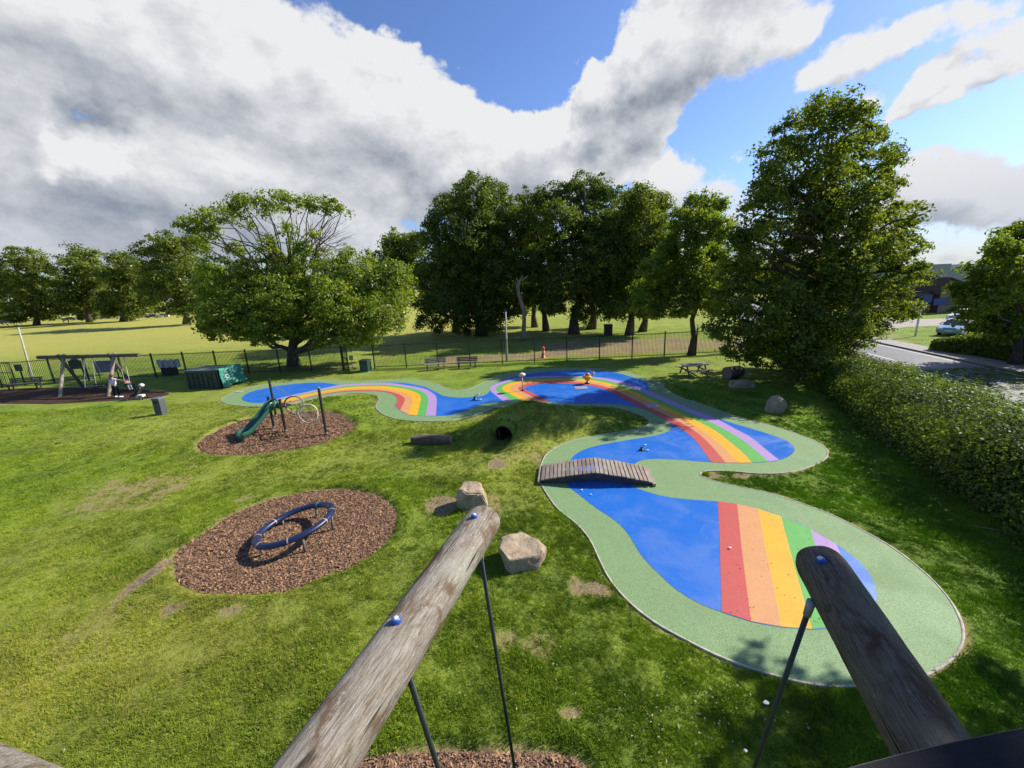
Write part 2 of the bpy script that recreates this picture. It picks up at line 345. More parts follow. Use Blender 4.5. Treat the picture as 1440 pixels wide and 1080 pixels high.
padP = smooth_closed(PAD); basinP = smooth_closed(BASIN, 3)
pits = [smooth_closed(p) for p in (PIT1, PIT2, PIT3, PIT4)]
for i, p in enumerate(pits):                               # ragged edges
    c = p.mean(0); r = 1+.018*fbm(p[:, 0], p[:, 1], 2.2, 3, i+3); pits[i] = c+(p-c)*r[:, None]
MND = g(775, 603); TUN = g(709, 619); TD = Vector((-.42, -.9, 0)).normalized()
def height(x, y):
    x = np.asarray(x, float); y = np.asarray(y, float)
    d = sdist(x, y, padP); k = np.clip((d-.05)/1.1, 0, 1); k = k*k*(3-2*k)
    z = (.05*fbm(x, y, .35, 3, 1)+.012*fbm(x, y, 2.4, 2, 3))*np.clip(d/1.0, 0, 1)*np.clip((21.5-x)/2, 0, 1)*np.clip((60-y)/20, 0, 1)
    ca, sa = math.cos(-.12), math.sin(-.12); u = (x-MND.x)*ca-(y-MND.y)*sa; v = (x-MND.x)*sa+(y-MND.y)*ca
    z = z+.95*np.exp(-(u/2.7)**2-(v/1.6)**2)*k
    w = (x-TUN.x)*TD.x+(y-TUN.y)*TD.y; s_ = (x-TUN.x)*TD.y-(y-TUN.y)*TD.x       # along / across the tunnel mouth
    z = z+.62*np.exp(-((w+1.3)/1.4)**2-(s_/1.5)**2)*k
    z = np.where((w > -.22) & (w < 1.6) & (np.abs(s_) < .62), np.minimum(z, np.clip((np.abs(s_)-.44)/.2, 0, 1)*.4-.03), z)
    z = np.where((w <= -.22) & (w > -1.6) & (np.abs(s_) < .62), np.maximum(z, .72+.35*np.clip(-w-.3, 0, 1)-.4*np.clip(np.abs(s_)-.35, 0, 1)), z)
    for p, a in zip(pits, (.10, .09, .03, .03)):
        e = sdist(x, y, p); z = np.where(e < 0, -.02, z+a*np.exp(-((e-.22)/.28)**2))
        z = np.where((e >= 0) & (e < .2), np.maximum(z*e/.2, -.01), z)
    z = np.where(d < .05, -.01, z)
    far = np.clip((np.hypot(x, y)-70)/120, 0, 1)
    return z+far*.0

BARE = [(200,690,75,22,.58),(235,675,45,10,.4),(205,815,14,26,1.0),(243,862,18,8,.8),(325,862,20,7,.7),(110,915,60,55,.40),(330,745,18,8,.0),(355,700,20,6,.7),(620,712,26,16,.95),(835,828,30,14,.9),(760,915,28,22,.55),(715,900,18,18,.5),(800,1005,16,8,.9),(1020,668,36,5,.9),(700,655,14,7,.9),(760,655,10,25,.6),(690,715,14,26,.6),(810,830,14,20,.6),(1100,590,16,6,.4),(685,590,40,18,.45),(725,640,30,12,.4),(610,880,16,8,.5),(540,1000,14,6,.4),(120,700,40,20,.3),(870,560,40,4,.3)]
def wearmap(x, y):
    w = np.zeros_like(x); d = sdist(x, y, padP)
    w = np.maximum(w, .75*np.exp(-np.clip(d, 0, 9)/.16)*(fbm(x, y, .5, 2, 5) > -.25))
    for p in pits: e = sdist(x, y, p); w = np.maximum(w, .8*np.exp(-np.clip(e, 0, 9)/.12))
    for (px, py, rx, ry, a) in BARE:
        c = g(px, py); ex = (g(px+rx, py)-g(px-rx, py)).length/2; ey = (g(px, py-ry)-g(px, py+ry)).length/2
        q = ((x-c.x)/ex)**2+((y-c.y)/ey)**2
        w = np.maximum(w, a*np.clip(1.35-q+.7*fbm(x, y, 2.2, 3, 8), 0, 1))
    # the trodden track along the outside of the fence
    tr = np.exp(-((y-(37.2+.05*(x-5)))/1.9)**2)*np.clip((x+12)/6, 0, 1)*np.clip((40-x)/6, 0, 1)
    tr2 = np.exp(-((y-41.5)/3.2)**2)*np.clip((x-1)/5, 0, 1)*np.clip((22-x)/5, 0, 1)
    tr3 = np.exp(-((y-36.0)/.8)**2)*(x < -5)*(x > -60)*.75
    w = np.maximum(w, np.clip(np.maximum(np.maximum(tr, tr2), tr3)*1.05+.3*fbm(x, y, .6, 3, 4)*(y > 34), 0, 1)*(y > 34))
    return np.clip(w, 0, 1)
def drymap(x, y):
    f = np.clip((y-40)/18, 0, 1)*np.clip((-x+6+.25*y)/30, 0, 1)*.72
    f2 = np.clip((y-50)/30, 0, 1)*.45
    n = .5+.5*fbm(x, y, .12, 4, 2)
    near = np.clip(n-.46, 0, 1)*.65
    near = np.maximum(near, .55*np.clip((vnoise(x, y, .09, 12)+.1), 0, 1)*(y < 30))
    lf = np.exp(-(((x+8)/5)**2+((y-6.5)/3)**2))*.5
    return np.clip(np.maximum(np.maximum(f, f2)+.15*fbm(x, y, .05, 3, 6)*(y > 44), near+lf), 0, 1)

def axis(lo, hi, step, far, grow=1.22):
    a = list(np.arange(lo, hi+1e-6, step)); s = step
    while a[-1] < far: s *= grow; a.append(a[-1]+s)
    s = step
    while a[0] > -far: s *= grow; a.insert(0, a[0]-s)
    return np.array(a)
xs = axis(-24, 20, .16, 3000); ys = axis(3, 26, .16, 3000)
GX, GY = np.meshgrid(xs, ys); GZ = height(GX, GY)
V = np.stack([GX.ravel(), GY.ravel(), GZ.ravel()], 1); nx = len(xs); ny = len(ys)
I = (np.arange(ny-1)[:, None]*nx+np.arange(nx-1)[None, :]).ravel()
Fq = np.stack([I, I+1, I+nx+1, I+nx], 1)
fc = V[Fq].mean(1); w_ = (fc[:, 0]-TUN.x)*TD.x+(fc[:, 1]-TUN.y)*TD.y; s_ = (fc[:, 0]-TUN.x)*TD.y-(fc[:, 1]-TUN.y)*TD.x
Fq = Fq[~((np.abs(s_) < .33) & (w_ < -.02) & (w_ > -.30))]          # opening for the tunnel pipe

def lawn_color(t, dry, wear=None, blade=False):
    geo = N(t, 'ShaderNodeNewGeometry'); pos = geo.outputs['Position']
    a = noise(t, .55, 5, .6, pos, .4); b = noise(t, 3.2, 5, .65, pos); c = noise(t, 22, 4, .7, pos)
    k = 2.85 if blade else 1.85
    c0 = mixc(t, mrange(t, a, .32, .68), (.046*k, .082*k, .009*k), (.108*k, .150*k, .012*k))
    c1 = mixc(t, M(t, 'MULTIPLY', mrange(t, b, .40, .72), .65), c0, (.128*k, .170*k, .018*k))
    c1 = mixc(t, M(t, 'MULTIPLY', mrange(t, b, .46, .28), .5), c1, (.038*k, .072*k, .010*k))
    sx = N(t, 'ShaderNodeSeparateXYZ'); t.links.new(pos, sx.inputs[0])
    lush = M(t, 'MULTIPLY', mrange(t, sx.outputs[0], 2.5, 7.5), mrange(t, sx.outputs[1], 27, 22))       # watered, thicker sward by the hedge
    lushc = mixc(t, mrange(t, a, .32, .68), (.044*k, .084*k, .008*k), (.082*k, .138*k, .010*k))
    c1 = mixc(t, M(t, 'MULTIPLY', lush, .72), c1, lushc)
    c2 = mixc(t, M(t, 'MULTIPLY', dry, M(t, 'SUBTRACT', .78, M(t, 'MULTIPLY', lush, .7))), c1, (.250*k, .205*k, .054*k))
    c2 = mixc(t, M(t, 'MULTIPLY', mrange(t, c, .45, .75), .35), c2, (.16*k, .18*k, .045*k))
    if wear is not None:
        e = mixc(t, mrange(t, noise(t, 14, 5, .7, pos), .35, .65), (.16, .112, .064), (.34, .26, .155))
        wn = M(t, 'ADD', wear, M(t, 'MULTIPLY', M(t, 'SUBTRACT', noise(t, 6, 7, .75, pos), .5), 1.1))
        c2 = mixc(t, mrange(t, wn, .18, .62), c2, (.30, .25, .095))
        c2 = mixc(t, mrange(t, wn, .55, .95), c2, e)
    return c2, pos
m_lawn, t, p = newmat('lawn_grass')
aw = N(t, 'ShaderNodeAttribute', attribute_name='wear'); ad = N(t, 'ShaderNodeAttribute', attribute_name='dry')
col, pos = lawn_color(t, ad.outputs['Fac'], aw.outputs['Fac'])
t.links.new(col, p.inputs['Base Color']); p.inputs['Roughness'].default_value = .9; p.inputs['Specular IOR Level'].default_value = .15
hh = M(t, 'ADD', M(t, 'MULTIPLY', noise(t, 9, 6, .75, pos), 1.0), M(t, 'MULTIPLY', noise(t, 45, 4, .7, pos), .5))
t.links.new(bump(t, hh, .09, .9), p.inputs['Normal'])

ground = npmesh('ground', V, Fq, m_lawn, smooth=True); structure(ground)
for nm, fn in (('wear', wearmap), ('dry', drymap)):
    a = ground.data.attributes.new(nm, 'FLOAT', 'POINT'); a.data.foreach_set('value', fn(V[:, 0], V[:, 1]).astype(np.float32))

# ------------------------------------------------------------------ splash pad
def rubber(name, col, fleck=.35, rough=.75, wet=False):
    m, t, p = newmat(name); geo = N(t, 'ShaderNodeNewGeometry'); pos = geo.outputs['Position']
    v = N(t, 'ShaderNodeTexVoronoi'); v.inputs['Scale'].default_value = 130; t.links.new(pos, v.inputs['Vector'])
    sc = N(t, 'ShaderNodeSeparateColor'); t.links.new(v.outputs['Color'], sc.inputs[0])
    lo = tuple(c*(1-fleck) for c in col); hi = tuple(min(1, c*(1+fleck)) for c in col)
    c = mixc(t, sc.outputs[0], lo, hi)
    st = noise(t, .9, 6, .65, pos, .6)
    c = mixc(t, M(t, 'MULTIPLY', mrange(t, st, .35, .7), .28), c, tuple(k*.55+.05 for k in col))
    g2 = noise(t, 7, 6, .7, pos, .3)
    c = mixc(t, M(t, 'MULTIPLY', mrange(t, g2, .54, .72), .30), c, (.20, .19, .15))
    t.links.new(c, p.inputs['Base Color'])
    r = mrange(t, st, .40, .66, rough*(.55 if wet else .8), rough)
    t.links.new(r, p.inputs['Roughness']); p.inputs['Specular IOR Level'].default_value = .45 if wet else .3
    t.links.new(bump(t, v.outputs['Distance'], .004, .6), p.inputs['Normal'])
    return m
m_pad = rubber('green_rubber', (.175, .275, .115), .5)
m_blue = rubber('blue_rubber', (.010, .128, .500), .12, .6, wet=True)
RBM = {k: rubber(k+'_rubber', c, .15, .65) for k, c in dict(lavender=(.37, .235, .47), green=(.095, .36, .068), yellow=(.67, .35, .012), orange=(.57, .265, .10), red=(.46, .070, .060)).items()}
def sheet(name, poly, z, mat, parent=None, thick=0.0, kind=None):
    off = OFF[parent.name] if parent is not None else Vector((0, 0, 0))
    bm = bmesh.new(); vs = [bm.verts.new((x-off.x, y-off.y, z-off.z)) for x, y in poly]
    f = bm.faces.new(vs); f.normal_update()
    if f.normal.z < 0: f.normal_flip()
    if thick:
        r = bmesh.ops.extrude_face_region(bm, geom=[f])
        for v in r['geom']:
            if isinstance(v, bmesh.types.BMVert): v.co.z -= thick
        bmesh.ops.recalc_face_normals(bm, faces=bm.faces[:])
    bmesh.ops.triangulate(bm, faces=bm.faces[:], ngon_method='EAR_CLIP')
    me = bpy.data.meshes.new(name); bm.to_mesh(me); bm.free(); me.materials.append(mat)
    o = bpy.data.objects.new(name, me); link(o, parent); return o
pad = structure(sheet('splash_pad', padP, .020, m_pad))
basin = sheet('blue_basin', basinP, .0245, m_blue, pad)
def band(curves, name, n):
    cs = [smooth_open(c, n) for c in curves]
    for i, k in enumerate(('lavender', 'green', 'yellow', 'orange', 'red')):
        a, b = cs[i], cs[i+1]; z = .029
        Vv = [(x, y, z) for x, y in a]+[(x, y, z) for x, y in b]
        Ff = [(j, j+1, n+j+1, n+j) for j in range(n-1)]
        o = npmesh(k+'_stripe', Vv, Ff, RBM[k], pad)
        if o.data.polygons[0].normal.z < 0: o.data.flip_normals()
band(RB1, 'a', 70); band(RB2, 'b', 110)
RB3r = RB3[::-1]; band(RB3r, 'c', 24)
m_kerb = simple('concrete_edging', (.46, .42, .35), (.27, .24, .19), .85, 7, .004, 60)
def kerb(poly, w, z0, z1):
    n = len(poly); d = np.roll(poly, -1, 0)-np.roll(poly, 1, 0); d /= np.linalg.norm(d, axis=1)[:, None]
    area = np.sum(poly[:, 0]*np.roll(poly[:, 1], -1)-np.roll(poly[:, 0], -1)*poly[:, 1]); s = 1 if area > 0 else -1
    nr = np.stack([d[:, 1], -d[:, 0]], 1)*s; wv = (w*(1+.25*fbm(poly[:, 0], poly[:, 1], 1.5, 2, 9)))[:, None]
    A = poly-nr*.004; B = poly+nr*wv
    Vv = np.concatenate([np.c_[A, np.full(n, z1)], np.c_[B, np.full(n, z1)], np.c_[B, np.full(n, z0)], np.c_[A, np.full(n, z0)]])
    i = np.arange(n); j = (i+1) % n
    Ff = np.concatenate([np.stack([i, j, j+n, i+n], 1), np.stack([i+n, j+n, j+2*n, i+2*n], 1), np.stack([i+3*n, j+3*n, j, i], 1)])
    o = npmesh('edging_kerb', Vv, Ff, m_kerb, pad)
    return recalc(o)
kerb(padP, .036, -.06, .026)

# ------------------------------------------------------------------ bark pits
def bark(name, dark=1.0):
    m, t, p = newmat(name); geo = N(t, 'ShaderNodeNewGeometry'); pos = geo.outputs['Position']
    mp = N(t, 'ShaderNodeMapping'); mp.inputs[3].default_value = (1, 1.0, 1); t.links.new(pos, mp.inputs[0])
    v = N(t, 'ShaderNodeTexVoronoi'); v.inputs['Scale'].default_value = 34; v.inputs['Randomness'].default_value = 1; t.links.new(mp.outputs[0], v.inputs['Vector'])
    sc = N(t, 'ShaderNodeSeparateColor'); t.links.new(v.outputs['Color'], sc.inputs[0])
    c = mixc(t, sc.outputs[0], (.082*dark, .038*dark, .021*dark), (.265*dark, .142*dark, .074*dark))
    c = mixc(t, mrange(t, sc.outputs[1], .86, .9), c, (.40*dark, .25*dark, .14*dark))
    c = mixc(t, M(t, 'MULTIPLY', mrange(t, noise(t, .8, 4, .6, pos), .5, .7), .55), c, (.07*dark, .040*dark, .027*dark))
    t.links.new(c, p.inputs['Base Color']); p.inputs['Roughness'].default_value = .9; p.inputs['Specular IOR Level'].default_value = .2
    t.links.new(bump(t, M(t, 'SUBTRACT', sc.outputs[2], M(t, 'MULTIPLY', v.outputs['Distance'], 8)), .02, .8), p.inputs['Normal'])
    return m
m_bark = bark('bark_chips'); m_soil = bark('trodden_bark', .42)
PN = ['bark_pit']*4
for i, p_ in enumerate(pits):
    o = structure(sheet('bark_pit', p_, -.004 if i != 2 else .004, m_soil if i == 2 else m_bark))
def chips(poly, n, name, mat, s=.05):
    lo, hi = poly.min(0), poly.max(0); X = rng.uniform(lo[0], hi[0], n*3); Y = rng.uniform(lo[1], hi[1], n*3)
    k = np.where(sdist(X, Y, poly) < -.01)[0][:n]; X = X[k]; Y = Y[k]; n = len(k)
    a = rng.uniform(0, 6.28, n); L = s*rng.uniform(.5, 1.3, n); W = L*rng.uniform(.3, .6, n)
    d = np.stack([np.cos(a), np.sin(a), rng.normal(0, .35, n)], 1)*L[:, None]; q = np.stack([-np.sin(a), np.cos(a), rng.normal(0, .35, n)], 1)*W[:, None]
    c = np.stack([X, Y, np.full(n, .010)+rng.uniform(0, .015, n)], 1)
    Vv = np.stack([c-d-q, c+d-q*.6, c+d+q*.6, c-d+q], 1).reshape(-1, 3)
    o = npmesh(name, Vv, np.arange(4*n).reshape(-1, 4), mat, tint=rng.random(n), kind='stuff')
    return o
m_chip, t, p = newmat('loose_chips'); at_ = N(t, 'ShaderNodeAttribute', attribute_name='tint')
rp = N(t, 'ShaderNodeValToRGB'); t.links.new(at_.outputs['Fac'], rp.inputs[0])
for e, (po, c) in zip((0, 1), ((0, (.072, .034, .019, 1)), (1, (.37, .210, .110, 1)))): rp.color_ramp.elements[e].position = po; rp.color_ramp.elements[e].color = c
t.links.new(rp.outputs[0], p.inputs['Base Color']); p.inputs['Roughness'].default_value = .85
chips(pits[0], 34000, 'bark_chip_layer', m_chip, .032); chips(pits[1], 22000, 'bark_chip_layer', m_chip, .042); chips(pits[3], 6000, 'bark_chip_layer', m_chip, .030)

# ------------------------------------------------------------------ grass tufts (geometry nodes, stuff)
def tufts():
    X = []; Y = []
    for (y0, y1, dens) in ((3.3, 6, 1100), (6, 9, 760), (9, 13, 420), (13, 18, 200), (18, 25, 80)):
        w = 1.75*y1+1; n = int(dens*2*w*(y1-y0)); x = rng.uniform(-w, w, n); y = rng.uniform(y0, y1, n)
        k = np.abs(x) < 1.6*y+1.5; X.append(x[k]); Y.append(y[k])
    X = np.concatenate(X); Y = np.concatenate(Y)
    k = sdist(X, Y, padP) > .055
    w_ = (X-TUN.x)*TD.x+(Y-TUN.y)*TD.y; s_ = (X-TUN.x)*TD.y-(Y-TUN.y)*TD.x; k &= ~((np.abs(s_) < .5) & (w_ < .12) & (w_ > -.6))
    for p in pits: k &= sdist(X, Y, p) > .0
    X = X[k]; Y = Y[k]
    w = wearmap(X, Y)+.35*fbm(X, Y, 2.5, 3, 21)*.6; k = (w < .22+.55*rng.random(len(X))); X = X[k]; Y = Y[k]
    Z = height(X, Y); D = np.clip(drymap(X, Y)+rng.normal(0, .16, len(X)), 0, 1); n = len(X)
    me = bpy.data.meshes.new('lawn_tufts'); me.vertices.add(n); me.vertices.foreach_set('co', np.stack([X, Y, Z-.006], 1).astype(np.float32).ravel())
    a = me.attributes.new('dry', 'FLOAT', 'POINT'); a.data.foreach_set('value', D.astype(np.float32))
    s = (.62+.75*rng.random(n)**2)*(1+.34*fbm(X, Y, .8, 3, 31)+.38*fbm(X, Y, 3.6, 2, 33))*(1-.35*D); s *= np.clip(.9+.03*(Y-6), .9, 1.5)
    a = me.attributes.new('size', 'FLOAT', 'POINT'); a.data.foreach_set('value', s.astype(np.float32))
    a = me.attributes.new('turn', 'FLOAT_VECTOR', 'POINT')
    tv = np.stack([rng.normal(0, .18, n), rng.normal(0, .18, n), rng.uniform(0, 6.28, n)], 1); a.data.foreach_set('vector', tv.astype(np.float32).ravel())
    me.update(); o = bpy.data.objects.new('lawn_tufts', me); link(o); o['kind'] = 'stuff'
    tag(o, 'short green grass tufts of the mown lawn', 'grass')
    m, t, p = newmat('grass_blade'); ad = N(t, 'ShaderNodeAttribute', attribute_name='dry', attribute_type='INSTANCER')
    col, pos = lawn_color(t, ad.outputs['Fac'], None, True)
    t.nodes.remove(p); df = N(t, 'ShaderNodeBsdfDiffuse'); tl = N(t, 'ShaderNodeBsdfTranslucent'); t.links.new(col, df.inputs[0])
    t.links.new(mixc(t, 1.0, col, (1.15, 1.2, .6), 'MULTIPLY'), tl.inputs[0])
    mx = N(t, 'ShaderNodeMixShader'); mx.inputs[0].default_value = .5; t.links.new(df.outputs[0], mx.inputs[1]); t.links.new(tl.outputs[0], mx.inputs[2])
    t.links.new(mx.outputs[0], t.nodes['Material Output'].inputs[0])
    ng = bpy.data.node_groups.new('tuft_scatter', 'GeometryNodeTree')
    ng.interface.new_socket('Geometry', in_out='INPUT', socket_type='NodeSocketGeometry'); ng.interface.new_socket('Geometry', in_out='OUTPUT', socket_type='NodeSocketGeometry')
    gi = N(ng, 'NodeGroupInput'); go = N(ng, 'NodeGroupOutput'); jn = N(ng, 'GeometryNodeJoinGeometry'); r2 = random.Random(3)
    for k in range(9):
        cn = N(ng, 'GeometryNodeMeshCone', fill_type='NONE'); cn.inputs['Vertices'].default_value = 3
        cn.inputs['Radius Top'].default_value = .0004; cn.inputs['Radius Bottom'].default_value = .0042+.002*r2.random(); cn.inputs['Depth'].default_value = .035+.035*r2.random()
        tr = N(ng, 'GeometryNodeTransform'); ng.links.new(cn.outputs['Mesh'], tr.inputs['Geometry'])
        a = 6.28*k/9+r2.random(); rr = .045*r2.random()
        tr.inputs['Translation'].default_value = (rr*math.cos(a), rr*math.sin(a), 0); tr.inputs['Rotation'].default_value = (r2.uniform(-.75, .75), r2.uniform(-.75, .75), r2.uniform(0, 6))
        ng.links.new(tr.outputs[0], jn.inputs[0])
    sm = N(ng, 'GeometryNodeSetMaterial'); sm.inputs['Material'].default_value = m; ng.links.new(jn.outputs[0], sm.inputs[0])
    mp = N(ng, 'GeometryNodeMeshToPoints'); ng.links.new(gi.outputs[0], mp.inputs[0])
    ip = N(ng, 'GeometryNodeInstanceOnPoints'); ng.links.new(mp.outputs[0], ip.inputs['Points']); ng.links.new(sm.outputs[0], ip.inputs['Instance'])
    na = N(ng, 'GeometryNodeInputNamedAttribute', data_type='FLOAT_VECTOR'); na.inputs['Name'].default_value = 'turn'; ng.links.new(na.outputs[0], ip.inputs['Rotation'])
    nb = N(ng, 'GeometryNodeInputNamedAttribute', data_type='FLOAT'); nb.inputs['Name'].default_value = 'size'; ng.links.new(nb.outputs[0], ip.inputs['Scale'])
    ng.links.new(ip.outputs[0], go.inputs[0])
    md = o.modifiers.new('scatter', 'NODES'); md.node_group = ng
    me.materials.append(m)
    print('tufts', n)
tufts()

# ------------------------------------------------------------------ trees
def leafmat(name, c_lo, c_hi, tr=.42, trcol=(1.25, 1.25, .45)):
    m, t, p = newmat(name); t.nodes.remove(p)
    a = N(t, 'ShaderNodeAttribute', attribute_name='tint'); geo = N(t, 'ShaderNodeNewGeometry')
    f = M(t, 'ADD', M(t, 'MULTIPLY', a.outputs['Fac'], .75), M(t, 'MULTIPLY', noise(t, .5, 3, .6, geo.outputs['Position']), .35), clamp=True)
    c = mixc(t, f, c_lo, c_hi)
    df = N(t, 'ShaderNodeBsdfDiffuse'); t.links.new(c, df.inputs[0])
    tl = N(t, 'ShaderNodeBsdfTranslucent'); t.links.new(mixc(t, 1.0, c, trcol, 'MULTIPLY'), tl.inputs[0])
    gl = N(t, 'ShaderNodeBsdfGlossy'); gl.inputs['Roughness'].default_value = .42; gl.inputs[0].default_value = (.9, .95, .9, 1)
    mx = N(t, 'ShaderNodeMixShader'); mx.inputs[0].default_value = tr; t.links.new(df.outputs[0], mx.inputs[1]); t.links.new(tl.outputs[0], mx.inputs[2])
    m2 = N(t, 'ShaderNodeMixShader'); m2.inputs[0].default_value = .018; t.links.new(mx.outputs[0], m2.inputs[1]); t.links.new(gl.outputs[0], m2.inputs[2])
    t.links.new(m2.outputs[0], t.nodes['Material Output'].inputs[0])
    return m
m_leaf_maple = leafmat('maple_leaves', (.110, .165, .020), (.290, .360, .044), .50)
m_leaf_lime = leafmat('lime_leaves', (.050, .084, .016), (.185, .240, .034), .48)
m_leaf_bright = leafmat('young_leaves', (.095, .150, .016), (.265, .330, .034), .54)
m_leaf_plane = leafmat('sycamore_leaves', (.064, .104, .015), (.235, .280, .028), .52)
m_leaf_far = leafmat('distant_leaves', (.072, .108, .020), (.225, .270, .038), .46)
m_leaf_hedge = leafmat('hedge_leaves', (.058, .100, .014), (.175, .235, .032), .44)
m_trunk = simple('tree_bark', (.115, .085, .060), (.045, .034, .026), .95, 5, .03, 18, stretch=(1, 1, .25))
m_dead = simple('dead_wood', (.30, .235, .18), (.15, .115, .085), .9, 4, .02, 22, stretch=(1, 1, .2))

def leafquads(C, Nn, size, r, wid=.62):
    n = len(C); a = r.normal(size=(n, 3)); Nn = Nn/np.linalg.norm(Nn, axis=1)[:, None]
    T = np.cross(Nn, a); T /= np.linalg.norm(T, axis=1)[:, None]+1e-9; B = np.cross(Nn, T)
    s = size*r.uniform(.6, 1.35, n)[:, None]
    return np.stack([C-T*s*.5, C+B*s*wid*.5-T*s*.08+Nn*s*.10, C+T*s*.5-Nn*s*.08, C-B*s*wid*.5-T*s*.08+Nn*s*.10], 1).reshape(-1, 3)
def crown_mesh(blobs, n_leaves, leaf, clump, r, per=46, shell=.35, droop=0.0, flat=.95):
    """blobs: (centre, radius, weight). clumps of leaves through the outer part of each blob"""
    W = np.array([b[1]**2*b[2] for b in blobs]); W /= W.sum(); C = []; T = []; Nn = []; centres = []
    for (c, R, w), k in zip(blobs, W):
        m = max(3, int(n_leaves*k/per))
        d = r.normal(size=(m, 3)); d /= np.linalg.norm(d, axis=1)[:, None]
        rad = R*(shell+(1.03-shell)*r.random(m)**.55)*(1+.12*r.normal(size=m))
        cc = np.array(c)+d*rad[:, None]*np.array((1, 1, .95)); centres.append(cc)
        cs = clump*r.uniform(.5, 1.25, m)
        e = r.normal(size=(m, per, 3)); e /= np.linalg.norm(e, axis=2)[:, :, None]
        e[:, :, 2] = np.where(e[:, :, 2] < -.55, -e[:, :, 2]*.6, e[:, :, 2])
        pr = r.random((m, per))**.5
        off = e*pr[:, :, None]*cs[:, None, None]*np.array((1.15, 1.15, flat))
        if droop: off[:, :, 2] -= droop*cs[:, None]*r.random((m, per))**1.5*2
        C.append((cc[:, None]+off).reshape(-1, 3))
        nn = e*.7+d[:, None]*.35+np.array((0, 0, .22))+r.normal(size=e.shape)*.6
        Nn.append(nn.reshape(-1, 3))
        tt = np.clip(.35+.4*r.normal(size=(m, 1))*.6+.25*r.normal(size=(m, per)), 0, 1); T.append(tt.ravel())
    C = np.concatenate(C); Nn = np.concatenate(Nn); T = np.concatenate(T)
    ok = C[:, 2] > .15; C = C[ok]; Nn = Nn[ok]; T = T[ok]
    return leafquads(C, Nn, leaf, r), T, np.concatenate(centres)
def limb(mb, a, b, r0, r1, r, wob=.06, n=5, sag=0.0):
    a = Vector(a); b = Vector(b); L = (b-a).length; P = []; R = []
    for i in range(n+1):
        t_ = i/n; q = a.lerp(b, t_)+Vector((r.normal(), r.normal(), r.normal()))*wob*L*math.sin(math.pi*t_)*.6
        q.z += sag*L*math.sin(math.pi*t_); P.append(q); R.append(r0+(r1-r0)*t_)
    mb.tube(P, R, 6 if r0 > .06 else 4)
def tree(name, label, base, top, tr, blobs, n_leaves, leaf, clump, mat, seed, group=None, droop=0.0, shell=.35, twigs=60, bare=(), per=46, fork=None, tmat=None, flat=.95):
    r = np.random.default_rng(seed); base = Vector(base); th = thing(name, label, 'tree', base, group)
    V_, T_, cen = crown_mesh(blobs, n_leaves, leaf, clump, r, per, shell, droop, flat)
    npmesh('crown', V_, np.arange(len(V_)).reshape(-1, 4), mat, th, tint=T_)
    mb = MB(); top = Vector(top); fork = fork if fork is not None else .35
    P = []; R = []
    for i in range(9):
        t_ = i/8; q = base.lerp(top, t_)+Vector((r.normal(), r.normal(), 0))*.035*(top-base).length*t_*(1-t_)*3
        P.append(q); R.append(tr*((1-t_)*.88+.12)*(1.0+.55*max(0, 1-t_*14)))
    P[0].z -= .12; mb.tube(P, R, 10)
    for (c, Rb, w) in blobs:
        c = Vector(c); k = min(.93, max(fork, (c.z-.35*(c-base).xy.length-base.z)/max(.1, (top.z-base.z))))
        a = base.lerp(top, k); r0 = tr*max(.13, .42*(1-k)+.06); limb(mb, a, c, r0, max(.025, r0*.35), r, .07, 5, .05)
    idx = r.choice(len(cen), min(twigs, len(cen)), replace=False)
    bc = [Vector(b[0]) for b in blobs]
    for i in idx:
        q = Vector(cen[i]); a = min(bc, key=lambda b: (b-q).length); limb(mb, a, q, tr*.10+.012, .012, r, .08, 3)
    for (a, b, r0) in bare: limb(mb, a, b, r0, r0*.3, r, .05, 5, .04)
    mb.build('trunk', tmat or m_trunk, th, smooth=True)
    return th
def pb(lst, Y, jit=0.0, seed=1, scale=1.0):
    """blobs from pixel circles at depth Y (with a real spread in depth)"""
    r = random.Random(seed); out = []
    for b in lst:
        px, py, pr = b[:3]; w = b[3] if len(b) > 3 else 1.0
        c = at(px, py, Y); e = at(px+pr, py, Y); R = (e-c).length*scale*.93
        dy = r.uniform(-1, 1)*jit; c2 = at(px, py, Y+dy); c2.z = max(c2.z, R*.55)
        out.append(((c2.x, c2.y, c2.z), R, w))
    return out
# spreading maple behind the green container
b0 = g(414, 515); Y0 = b0.y
lower = [(325,402,42),(385,395,44),(445,398,48),(505,395,45),(545,400,34),(310,440,34),(365,445,34),(430,442,38),(490,448,36),(540,445,30),(295,385,22),(560,420,18),(345,465,22),(300,462,20),(520,470,22),(480,474,20),(555,385,22),(400,375,25)]
upper = [(262,318,14),(285,308,16),(315,302,15),(345,292,17),(375,288,16),(405,285,16),(435,287,15),(462,290,14),(480,300,10),(300,330,12),(350,318,9,.7),(405,325,11,.8),(440,330,9,.8),(375,345,12),(425,350,14),(330,350,14),(280,340,14)]
bl = pb(lower, Y0, 3.5, 3)+pb([(335,458,24),(372,468,20),(405,458,24),(448,466,24),(500,472,20),(470,425,34),(400,420,34)], Y0-3, .8, 13)+pb(upper, Y0, 3.0, 4); fk = at(412, 440, Y0)
bare = [(fk, Vector(b[0]), .11) for b in pb(upper, Y0, 3.0, 4)]
rr = random.Random(5)
for (px, py) in [(478,310),(485,325),(488,342),(470,330),(460,345),(480,350),(455,318),(430,305),(395,305),(360,305),(330,315),(492,332),(474,300),(466,312),(440,312),(418,300)]:
    a = at(440+rr.uniform(-25, 15), 355, Y0+rr.uniform(-2, 2)); q = at(px, py, Y0+rr.uniform(-2, 2)); bare.append((a, q, .05))
    for s_ in range(3): bare.append((a.lerp(q, rr.uniform(.4, .8)), at(px+rr.uniform(-12, 12), py+rr.uniform(-14, 6), Y0+rr.uniform(-2, 2)), .018))
